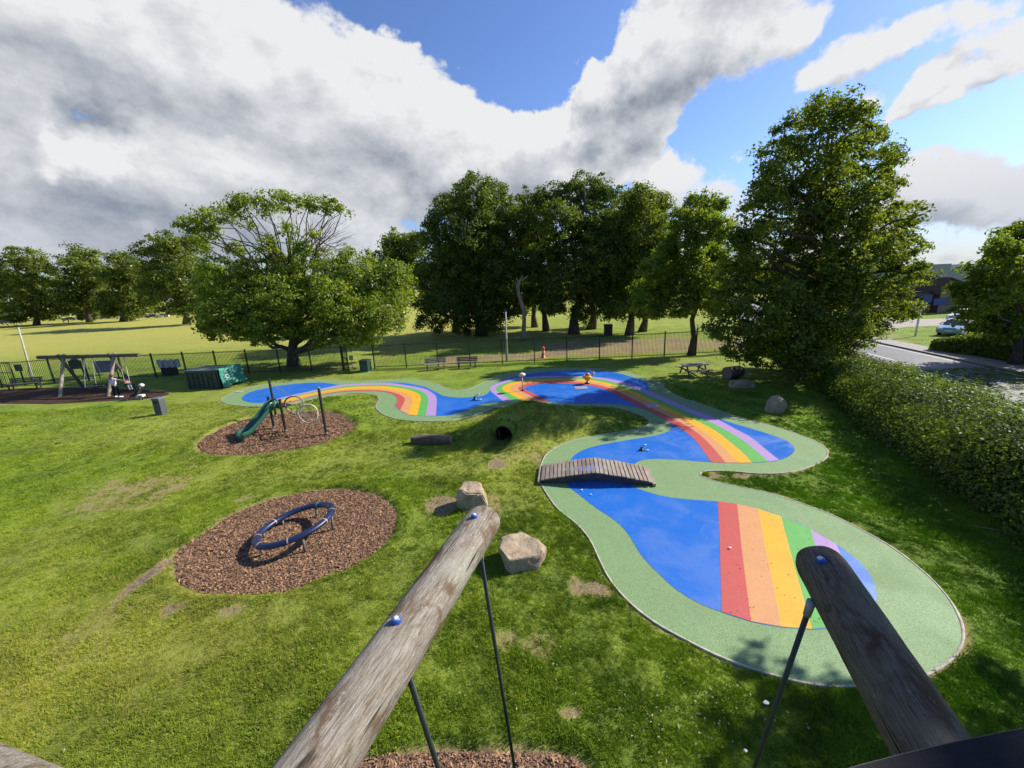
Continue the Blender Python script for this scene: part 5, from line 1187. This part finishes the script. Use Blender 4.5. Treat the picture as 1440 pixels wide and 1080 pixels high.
# ------------------------------------------------------------------ swing set
m_log = simple('swing_timber', (.34, .29, .225), (.20, .165, .125), .85, 4, .01, 20)
m_logdk = simple('swing_beam_timber', (.13, .105, .08), (.075, .06, .045), .85, 4, .01, 20)
def swing():
    LF = Vector(g(83, 558)); LB = Vector(g(121, 547)); RF = Vector(g(151, 557.5)); RBk = Vector(g(192, 546)); top = 2.72
    o = thing('swing_set', 'log A frame swing set with a long overhanging beam over dark bark', 'swing', ((LF+RBk)/2).xy.to_3d())
    tl = (LF+LB)/2; tr_ = (RF+RBk)/2; tl.z = tr_.z = top; d = (tr_-tl).normalized()
    A = tl-d*2.1; B = tr_+d*2.3; MB().tube([A+Vector((0, 0, .06)), B+Vector((0, 0, .06))], .13, 12).build('beam', m_logdk, o, smooth=False)
    for b_, t_, s in ((LF, tl, 1), (LB, tl, -1), (RF, tr_, 1), (RBk, tr_, -1)):
        v_ = (t_-b_); e = t_+v_.normalized()*.25; MB().tube([b_-Vector((0, 0, .2)), e+d*.16*s], .105, 10).build('leg', m_log if s > 0 else m_logdk, o, smooth=False)
    # nest swing
    c = tl.lerp(tr_, .52); c.z = .52; R_ = .62; ring = [c+Vector((R_*math.cos(k*.2618), R_*math.sin(k*.2618), 0)) for k in range(24)]
    n = thing('nest_swing', 'round black nest swing seat hanging from the log beam', 'swing seat', (c.x, c.y, 0))
    mb = MB(); mb.tube(ring, .05, 8, closed=True); mb.build('ring', m_blackpost, n, smooth=True)
    mb = MB()
    for k in range(-4, 5):
        s = .13*k; w = math.sqrt(max(0, R_**2-s*s)); 
        for a_, b_ in (((s, -w), (s, w)), ((-w, s), (w, s))): mb.tube([c+Vector((a_[0], a_[1], 0)), c+Vector(((a_[0]+b_[0])/2, (a_[1]+b_[1])/2, -.10)), c+Vector((b_[0], b_[1], 0))], .014, 4)
    mb.build('net', m_rope, n)
    for sx in (-1, 1):
        hx = c+Vector((0, 0, top-c.z)); hx = hx+d*.35*sx
        for sy in (-1, 1): MB().tube([hx, c+Vector((sx*.42, sy*.42, .02))], .018, 5).build('chain', m_steel, n)
    # cradle swing at the overhang
    cc = tr_+d*.75; cc.z = 0; s = thing('cradle_swing', 'small black cradle swing seat held by the adult', 'swing seat', (cc.x, cc.y, 0)); sx = at(180, 541, cc.y-1.35)
    mb = MB(); mb.lathe(sx, [(.10, -.16), (.17, -.10), (.20, .0), (.20, .14)], 10); mb.build('bucket', m_blackpost, s, smooth=True)
    for k in (-1, 1): MB().tube([cc+d*.22*k+Vector((0, 0, top)), sx+Vector((.18*k, 0, .12))], .014, 5).build('chain', m_steel, s)
    return sx
CR = swing()
# ------------------------------------------------------------------ people
m_skin = simple('skin', (.42, .24, .16), (.36, .20, .135), .6, 8); m_top = simple('lilac_white_cotton', (.62, .58, .70), (.50, .46, .58), .85, 6); m_trous = simple('black_cotton', (.016, .016, .019), (.010, .010, .012), .9, 6); m_hair = simple('dark_hair', (.045, .026, .018), (.02, .012, .009), .7, 20); m_shoe = simple('white_shoe', (.7, .7, .7), (.55, .55, .55), .6, 6); m_pink = simple('pink_cotton', (.55, .22, .24), (.45, .17, .19), .85, 6)
def skin(name, chains, mat, parent, sub=2):
    """chains: lists of (pos, radius) ; the first vertex of the first chain is the root; shared points join"""
    vs = []; es = []; rad = []; key = {}
    for ch in chains:
        prev = None
        for p_, r_ in ch:
            k = tuple(round(x, 4) for x in p_)
            if k not in key: key[k] = len(vs); vs.append(p_); rad.append(r_)
            i = key[k]
            if prev is not None and prev != i: es.append((prev, i))
            prev = i
    me = bpy.data.meshes.new(name); me.from_pydata(vs, es, []); o = bpy.data.objects.new(name, me); link(o, parent); me.materials.append(mat)
    md = o.modifiers.new('skin', 'SKIN'); me.skin_vertices.new() if not me.skin_vertices else None
    for i, sv in enumerate(me.skin_vertices[0].data): sv.radius = (rad[i], rad[i]) if not hasattr(rad[i], '__len__') else rad[i]; sv.use_root = (i == 0)
    md.use_smooth_shade = True; o.modifiers.new('sub', 'SUBSURF').levels = sub; o.modifiers['sub'].render_levels = sub
    return o
def hand(w, d, side, s=1.0):
    """palm and five separate bent fingers from wrist w along d"""
    w = Vector(w); d = Vector(d).normalized(); q = Vector(side); q = (q-d*q.dot(d)).normalized(); n = d.cross(q); ch = [[(tuple(w), .026*s), (tuple(w+d*.045*s), .030*s), (tuple(w+d*.085*s), .030*s)]]
    pal = tuple(w+d*.085*s); out = [ch[0]]
    for k, L in ((-1.5, .062), (-.5, .075), (.5, .080), (1.5, .070)):
        a = w+d*.095*s+q*.019*k*s; out.append([(pal, .030*s), (tuple(a), .011*s), (tuple(a+d*L*.5*s-n*.006*s), .0095*s), (tuple(a+d*L*.85*s-n*.030*s), .008*s)])
    a = w+d*.035*s+q*.034*s; out.append([(tuple(w+d*.045*s), .030*s), (tuple(a), .012*s), (tuple(a+d*.035*s+q*.020*s), .011*s), (tuple(a+d*.062*s+q*.022*s-n*.01*s), .009*s)])
    return out
def person(label, loc, face, h, pose, mtop, mtr, name='person', group=None):
    """face: heading angle of the body's front. pose gives joint positions in body space (x right, y front, z up), for a 1.7 m body"""
    o = thing(name, label, 'person', (0, 0, 0), group); P = pose; T = lambda k: tuple(P[k])
    mid = lambda a, b, t_: tuple(Vector(a).lerp(Vector(b), t_))
    ch = [[(T('hip'), .125), (T('waist'), .115), (T('chest'), .135), (T('neck0'), .075), (T('neck'), .052), (T('head0'), .075), (T('head'), .098), (T('head1'), .075)]]
    for s in 'lr':
        ch.append([(T('chest'), .135), (T('sh'+s), .068), (mid(T('sh'+s), T('el'+s), .5), .048), (T('el'+s), .040), (mid(T('el'+s), T('wr'+s), .4), .040), (T('wr'+s), .026)])
        ch.append([(T('hip'), .125), (T('th'+s), .098), (mid(T('th'+s), T('kn'+s), .5), .080), (T('kn'+s), .058), (mid(T('kn'+s), T('an'+s), .35), .060), (T('an'+s), .038), (T('to'+s), .034)])
        ch += hand(P['wr'+s], Vector(P['wr'+s])-Vector(P['el'+s]), P['thumb'+s])
    skin('body', ch, m_skin, o)
    f = Vector((0, 1, 0)); H = Vector(P['head'])
    MB().sphere(H+Vector((0, .100, -.005)), (.016, .028, .022), 8, 6).build('nose', m_skin, o, smooth=True)
    for s in (-1, 1): MB().sphere(H+Vector((s*.036, .086, .02)), (.016, .012, .010), 8, 6).build('eye', m_trous, o, smooth=True); MB().sphere(H+Vector((s*.100, 0, .0)), (.014, .026, .034), 8, 6).build('ear', m_skin, o, smooth=True)
    MB().sphere(H+Vector((0, .090, -.050)), (.026, .012, .008), 8, 6).build('mouth', m_pink, o, smooth=True)
    mb = MB(); mb.sphere(H+Vector((0, -.022, .035)), (.118, .118, .118), 14, 10); mb.tube([H+Vector((0, -.10, .02)), H+Vector((0, -.15, -.10)), H+Vector((0, -.14, -.24))], [.06, .055, .02], 8); mb.build('hair', m_hair, o, smooth=True)
    low = tuple(Vector(T('hip'))+Vector((0, 0, -.03))); c = [[(low, (.215, .18)), (T('waist'), (.205, .17)), (T('chest'), (.21, .165)), (T('neck0'), .085)]]
    for s in 'lr': c.append([(T('chest'), (.21, .165)), (T('sh'+s), .09), (mid(T('sh'+s), T('el'+s), .6), .068)])
    skin('top', c, mtop, o)
    c = [[(T('hip'), (.20, .17)), (mid(T('hip'), T('waist'), .5), (.19, .16))]]
    for s in 'lr': c.append([(T('hip'), (.20, .17)), (T('th'+s), .145), (mid(T('th'+s), T('kn'+s), .5), .118), (T('kn'+s), .09), (mid(T('kn'+s), T('an'+s), .35), .074), (mid(T('kn'+s), T('an'+s), .92), .060)])
    skin('trousers', c, mtr, o)
    for s in 'lr':
        a = Vector(P['an'+s]); b_ = Vector(P['to'+s]); mb = MB(); mb.tube([a+(a-b_).normalized()*.07+Vector((0, 0, -.035)), a.lerp(b_, .4)+Vector((0, 0, -.02)), b_+(b_-a).normalized()*.05], [.048, .056, .038], 8); mb.build('shoe', m_shoe, o, smooth=True)
    k = h/1.7; o.scale = (k, k, k); o.rotation_euler = (0, 0, face-math.pi/2); o.location = loc
    return o
STAND = dict(hip=(0, 0, .93), waist=(0, 0, 1.10), chest=(0, .0, 1.30), neck0=(0, -.01, 1.42), neck=(0, 0, 1.47), head0=(0, .015, 1.54), head=(0, .02, 1.60), head1=(0, .01, 1.66),
             shl=(-.18, 0, 1.38), shr=(.18, 0, 1.38), ell=(-.26, .02, 1.10), elr=(.26, .02, 1.10), wrl=(-.29, .10, .86), wrr=(.29, .10, .86), thumbl=(0, 1, 0), thumbr=(0, 1, 0),
             thl=(-.10, 0, .86), thr=(.10, 0, .86), knl=(-.12, .03, .50), knr=(.14, .03, .50), anl=(-.14, 0, .075), anr=(.17, 0, .075), tol=(-.16, .16, .035), tor=(.20, .16, .035))
PUSH = dict(STAND, knl=(-.17, .03, .50), knr=(.19, .03, .50), anl=(-.22, 0, .075), anr=(.25, 0, .075), tol=(-.26, .15, .035), tor=(.30, .15, .035), elr=(.46, .10, 1.30), wrr=(.74, .22, 1.24), thumbr=(0, 0, 1), ell=(-.29, .0, 1.10), wrl=(-.31, .06, .86))
SIT = dict(STAND, hip=(0, 0, .93), thl=(-.10, .06, .90), thr=(.10, .06, .90), knl=(-.13, .42, .86), knr=(.13, .42, .86), anl=(-.13, .50, .46), anr=(.13, .50, .46), tol=(-.13, .64, .46), tor=(.13, .64, .46), ell=(-.27, .10, 1.18), elr=(.27, .10, 1.18), wrl=(-.22, .32, 1.20), wrr=(.22, .32, 1.20))
pl = Vector(g(165, 559))
person('adult in a white top and black trousers reaching to the swing', (pl.x, pl.y, .006), math.radians(78), 1.63, PUSH, m_top, m_trous)
kid = person('small child in pink sitting in the cradle swing', (CR.x, CR.y, CR.z-.93*.55-.02), math.radians(-30), .93, SIT, m_pink, m_panel)
fp = g(90, 454.5); k = 150/fp.y
person('distant person in white walking on the far field', (fp.x*k, 150, 0), 1.2, 1.75, STAND, m_shoe, m_shoe)
fp = g(96.5, 453.5); k = 152/fp.y
person('distant person in dark clothes walking just behind the one in white', (fp.x*k, 152, 0), 1.0, 1.7, STAND, m_trous, m_trous)
# ------------------------------------------------------------------ pushchair
def pushchair():
    b = Vector(g(195, 562)); o = thing('pushchair', 'black folding pushchair with a white handle bag beside the swing', 'pushchair', b); d = Vector((.90, .15, 0)).normalized(); q = Vector((-d.y, d.x, 0)); f = lambda x, y, z: b+d*x+q*y+Vector((0, 0, z))
    for s in (-1, 1):
        MB().tube([f(-.42, s*.22, .16), f(-.05, s*.22, .45), f(.40, s*.22, 1.0)], .020, 8).build('frame_bar', m_black, o, smooth=True)
        MB().tube([f(.30, s*.22, .14), f(-.02, s*.22, .50)], .018, 8).build('rear_bar', m_black, o, smooth=True)
        for x, r_ in ((-.46, .11), (.34, .13)):
            w = MB().cyl(f(x, s*.25-.025, r_), f(x, s*.25+.025, r_), r_, n=14).build('wheel', m_tyre, o); MB().cyl(f(x, s*.25-.03, r_), f(x, s*.25+.03, r_), r_*.5, n=10).build('hub', m_white, w)
    MB().tube([f(.40, -.22, 1.0), f(.46, 0, 1.05), f(.40, .22, 1.0)], .024, 8).build('handle', m_black, o, smooth=True)
    mb = MB(); mb.prism([(-.34, .30), (-.30, .38), (.02, .52), (.30, .98), (.38, .92), (.10, .42), (-.05, .30)], lambda p_: f(p_[0], -.19, p_[1]), lambda p_: f(p_[0], .19, p_[1])); recalc(mb.build('seat', m_trous, o))
    MB().box(f(.20, 0, .26), (.36, .34, .16), Matrix.Rotation(math.atan2(d.y, d.x), 3, 'Z'), bev=.04).build('basket', m_white, o)
    MB().sphere(f(.40, 0, .98), (.17, .15, .13), 10, 8).build('bag', m_white, o, smooth=True); MB().sphere(f(.30, -.1, .84), (.09, .08, .07), 8, 6).build('cloth', m_panel, o, smooth=True)
pushchair()

# ------------------------------------------------------------------ timber tower in the foreground (we stand on it)
m_beam, t, p = newmat('weathered_log'); tc = N(t, 'ShaderNodeTexCoord')
mp = N(t, 'ShaderNodeMapping'); mp.inputs[2].default_value = (0, 0, math.atan2(.9456, .3252)); mp.vector_type = 'TEXTURE'; t.links.new(tc.outputs['Object'], mp.inputs[0])
m2_ = N(t, 'ShaderNodeMapping'); m2_.inputs[3].default_value = (.07, 1, 1); t.links.new(mp.outputs[0], m2_.inputs[0]); v = m2_.outputs[0]
m3_ = N(t, 'ShaderNodeMapping'); m3_.inputs[3].default_value = (.45, 1, 1); t.links.new(mp.outputs[0], m3_.inputs[0]); vl = m3_.outputs[0]
fine = noise(t, 170, 9, .75, v); med = noise(t, 9, 6, .65, vl, .6); big = noise(t, 3.2, 5, .6, vl, .5)
c = mixc(t, mrange(t, fine, .34, .66), (.120, .098, .075), (.335, .300, .248))
c = mixc(t, M(t, 'MULTIPLY', mrange(t, med, .47, .62), .85), c, (.115, .070, .036))
c = mixc(t, M(t, 'MULTIPLY', mrange(t, big, .52, .68), .55), c, (.30, .31, .245))
c = mixc(t, M(t, 'MULTIPLY', mrange(t, noise(t, 42, 5, .75, vl), .60, .70), .85), c, (.42, .41, .34))
crk = mrange(t, noise(t, 34, 3, .5, v, .3), .30, .36, 0, 1)
c = mixc(t, M(t, 'SUBTRACT', 1.0, crk), c, (.045, .034, .025))
t.links.new(c, p.inputs['Base Color']); p.inputs['Roughness'].default_value = .9; p.inputs['Specular IOR Level'].default_value = .2
t.links.new(bump(t, M(t, 'ADD', M(t, 'MULTIPLY', fine, .6), M(t, 'ADD', M(t, 'MULTIPLY', crk, .5), M(t, 'MULTIPLY', noise(t, 55, 5, .7, vl), .4))), .012, .9), p.inputs['Normal'])
m_bcap = simple('blue_plastic_cap', (.03, .10, .45), (.02, .07, .36), .45, 20); m_bcapw = simple('worn_cap_top', (.62, .63, .55), (.42, .45, .42), .6, 60)
m_rod = simple('dark_rod_paint', (.016, .026, .026), (.010, .016, .016), .4, 8); m_deckedge = simple('dark_rubber_board', (.018, .019, .021), (.012, .0125, .014), .9, 30, .002, 200, spec=.2); m_bedge = simple('board_edge_trim', (.10, .088, .07), (.06, .052, .042), .8, 30); m_ferrule = simple('grey_ferrule', (.33, .34, .34), (.22, .23, .23), .5, 20)
m_beam_dark = m_beam.copy(); m_beam_dark.name = 'log_painted_shade'; t_ = m_beam_dark.node_tree; p_ = t_.nodes['Principled BSDF']; l_ = p_.inputs['Base Color'].links[0].from_socket
t_.links.new(mixc(t_, 1.0, l_, (.52, .49, .44), 'MULTIPLY'), p_.inputs['Base Color'])  # right log: same wood, tree shade darkened into its base colour
def tower():
    zl = 5.04; R_ = .112; d = Vector((.3252, .9456, 0)).normalized(); q = Vector((d.y, -d.x, 0))
    o = thing('play_tower', 'timber play tower in the foreground with two weathered log beams reaching out', 'play tower', (.3, -.2, 0))
    Lt = Vector(g(683, 729, zl)); Rt = Vector(g(1150, 789, zl)); beams = []
    for tip, L in ((Lt, 3.6), (Rt, 2.9)):
        n = 40; m_ = 30; vs = []; fs = []; r0 = np.random.default_rng(int(abs(tip.x)*100))
        st = [0, .004, .014, .03, .06]+[.06+(L-.06)*k/(n-5) for k in range(1, n-4)]
        for i, s in enumerate(st):
            k = (.62, .80, .92, .975, 1.0)[i] if i < 5 else 1.0
            for j in range(m_):
                a = 6.28318*j/m_; w = 1+.022*math.sin(3*a+s*1.3)+.018*math.sin(5*a-s*2.1+1)+.006*r0.normal()
                vs.append(tip-d*s+(q*math.cos(a)+Vector((0, 0, 1))*math.sin(a))*R_*k*w)
        for i in range(len(st)-1):
            for j in range(m_): fs.append((i*m_+j, i*m_+(j+1) % m_, (i+1)*m_+(j+1) % m_, (i+1)*m_+j))
        fs += [tuple(range(m_))[::-1], tuple((len(st)-1)*m_+j for j in range(m_))]
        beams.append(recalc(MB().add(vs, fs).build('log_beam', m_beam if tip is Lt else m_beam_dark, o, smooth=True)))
    def topz(base): return base
    caps = [(0, (667, 727)), (0, (557.5, 874)), (1, (1155, 789))]
    for bi, px in caps:
        # the cap sits where the sight line meets the upper side of that log
        tip = (Lt, Rt)[bi]; r_ = Vector(ray(*px)); best = None
        for k in range(4000):
            q_ = Vector((0, 0, CAMH))+r_*(.3+k*.001); w = q_-tip; ax = d*w.dot(d); rad = (w-ax).length
            if rad < R_: best = q_; nrm = (w-ax).normalized(); break
        if best is None: best = tip-d*.05+Vector((0, 0, R_)); nrm = Vector((0, 0, 1))
        up = nrm; a1 = up.orthogonal().normalized(); a2 = up.cross(a1); mb = MB(); prof = [(.024, -.008), (.024, .010), (.021, .018)]
        def ringpts(r, z): return [best+up*z+(a1*math.cos(6.2832*j/18)+a2*math.sin(6.2832*j/18))*r for j in range(18)]
        def lath(pr): 
            vs = [v_ for (r, z) in pr for v_ in ringpts(r, z)]; fs = [(i*18+j, i*18+(j+1) % 18, (i+1)*18+(j+1) % 18, (i+1)*18+j) for i in range(len(pr)-1) for j in range(18)]; fs.append(tuple((len(pr)-1)*18+j for j in range(18))); return MB().add(vs, fs)
        cp_ = lath([(.019, -.01), (.0195, .008), (.019, .014), (.015, .0185)]).build('bolt_cap', m_bcap, beams[bi], smooth=False)
        lath([(.0125, .0180), (.011, .0205), (.006, .0235), (.001, .024)]).build('cap_face', m_bcapw, cp_ if False else beams[bi], smooth=True)
    # slanting rods from the underside of the logs to the ground
    vp = Vector(ray(830, 1750)).normalized()
    for (bi, px) in ((0, (676, 781)), (0, (573, 945)), (1, (1137, 858))):
        tip = (Lt, Rt)[bi]; a = Vector(g(px[0], px[1], zl-R_*.75)); L = (a.z+.15)/-vp.z; e = a+vp*L
        MB().tube([a-vp*.05, e], .0125, 10).build('rod', m_rod, o, smooth=True); MB().tube([a-vp*.06, a+vp*.035], [.019, .016], 12).build('ferrule', m_ferrule, o, smooth=True)
    # cross log at the foot of the beams (its end shows in the lower left corner)
    A = Vector(g(0, 1128, zl-.02)); B = Vector(g(80, 1165, zl-.02)); e = (B-A).normalized(); A2 = A-e*.9; B2 = A+e*2.9
    n = 26; MB().tube([A2+(B2-A2)*(k/n) for k in range(n+1)], .105, 24).build('cross_log', m_beam, o, smooth=True)
    # dark board on the parapet at the lower right
    zb = 5.45; P = [Vector(g(*p_, zb)) for p_ in ((1165, 1090), (1210, 1076), (1275, 1059), (1345, 1043), (1440, 1024), (1560, 1002), (1680, 1180), (1500, 1300), (1200, 1300))]
    th_ = .05; poly = [(p_.x, p_.y) for p_ in P]
    pb_ = sheet('parapet_board', np.array(poly), zb, m_deckedge, o, thick=th_)
    mb = MB(); mb.tube([p_+Vector((0, 0, -.012)) for p_ in P[:6]], .007, 8); mb.build('board_edge', m_bedge, o, smooth=True)
    # what carries it all: deck and corner posts (behind and below the camera)
    back = [(-1.0, -1.6), (1.15, -1.9), (1.35, .35), (-.85, .42)]
    for (x, y) in back: MB().tube([(x, y, -.3), (x, y, 4.95 if y > 0 else 5.3)], .11, 14).build('corner_post', m_beam, o, smooth=True)
    for k in range(14): y = -1.75+.155*k; MB().box((.2, y, 4.55), (2.4, .14, .045), bev=.006).build('deck_board', m_oldwood, o)
    for x in (-.9, 1.25): MB().box((x, -.7, 4.45), (.10, 2.3, .15)).build('joist', m_oldwood, o)
    for k in range(9): z = 4.62+.095*k; MB().box((1.36, -.75, z), (.04, 2.1, .088), bev=.005).build('side_board', m_oldwood, o)
    q_ = P[4]; MB().box((1.30, .30, 5.2), (.07, .07, .5)).build('board_bracket', m_rod, o)
tower()
# ------------------------------------------------------------------ litter and fallen bits
m_litter = simple('paper', (.75, .75, .74), (.6, .6, .59), .8, 20); m_leaflit = simple('pale_dead_leaf', (.26, .27, .15), (.17, .18, .09), .9, 20); m_stick = simple('stick', (.36, .27, .17), (.24, .17, .1), .9, 20)
for i, (px, py, s, lb) in enumerate(((1077, 992, .07, 'crumpled scrap of white paper in the shaded grass below the splash pad'), (1048, 1059, .045, 'small white paper scrap at the lowest shaded grass'), (131, 691, .05, 'white scrap on the worn straw patch of lawn'), (818, 691, .06, 'white scrap on the blue basin just past the bridge'), (831, 697, .05, 'grey white scrap on the edge of the blue basin'), (1026, 773, .06, 'pale stone chip on the red stripe of the near rainbow'))):
    b = Vector(g(px, py)); r = random.Random(i); bm = bmesh.new(); bmesh.ops.create_icosphere(bm, subdivisions=2, radius=s)
    for v_ in bm.verts: v_.co = Vector((v_.co.x*r.uniform(.8, 1.2), v_.co.y*r.uniform(.6, .9), v_.co.z*.45*r.uniform(.7, 1.3)))
    me = bpy.data.meshes.new('paper_scrap'); bm.to_mesh(me); bm.free(); me.materials.append(m_litter); o = bpy.data.objects.new('paper_scrap', me); o.location = b+Vector((0, 0, s*.45+.035 if i > 2 else s*.4+.03)); link(o); tag(o, lb, 'litter'); o.scale = (.62, .62, .5)
def fallen():
    r = np.random.default_rng(9); C = []; 
    for _ in range(150):
        if r.random() < .45: x, y = r.uniform(1005, 1180), r.uniform(700, 880)
        else: x, y = r.uniform(930, 1000), r.uniform(560, 640)
        q = g(x, y); C.append((q.x, q.y, .036))
    C = np.array(C); Nn = np.tile((0, 0, 1.), (len(C), 1))+r.normal(size=C.shape)*.25; V_ = leafquads(C, Nn, .033, r)
    o = npmesh('fallen_leaves', V_, np.arange(len(V_)).reshape(-1, 4), simple('brown_fallen_leaf', (.10, .06, .03), (.05, .03, .015), .9, 30), kind='stuff'); tag(o, 'tiny brown leaf bits scattered over the rainbow stripes', 'leaves')
    C = []
    for _ in range(260):
        if r.random() < .4: x, y = r.normal(970, 60), r.normal(1000, 35)
        else: x, y = r.uniform(0, 1000), r.uniform(700, 1075)
        q = g(x, y); C.append((q.x, q.y, .05))
    C = np.array(C); k = sdist(C[:, 0], C[:, 1], padP) > .08
    for p_ in pits: k &= sdist(C[:, 0], C[:, 1], p_) > .05
    C = C[k]; C[:, 2] = height(C[:, 0], C[:, 1])+.04; Nn = np.tile((0, 0, 1.), (len(C), 1))+r.normal(size=C.shape)*.3; V_ = leafquads(C, Nn, .042, r)
    o = npmesh('fallen_leaves', V_, np.arange(len(V_)).reshape(-1, 4), m_leaflit, kind='stuff'); tag(o, 'pale dry leaves scattered through the lawn', 'leaves')
    for (px, py, L, a, lb) in ((735, 1010, .30, .05, 'short pale stick in the grass beside the foreground rod'), (1400, 748, 1.0, -.5, 'long thin twig in the shade below the hedge')):
        b = Vector(g(px, py)); e = Vector((math.cos(a), math.sin(a), 0))*L/2; o = MB().tube([b-e+Vector((0, 0, .05)), b+Vector((0, .01, .055)), b+e+Vector((0, 0, .05))], .011, 6).build('fallen_stick', m_stick); tag(o, lb, 'stick')
fallen()
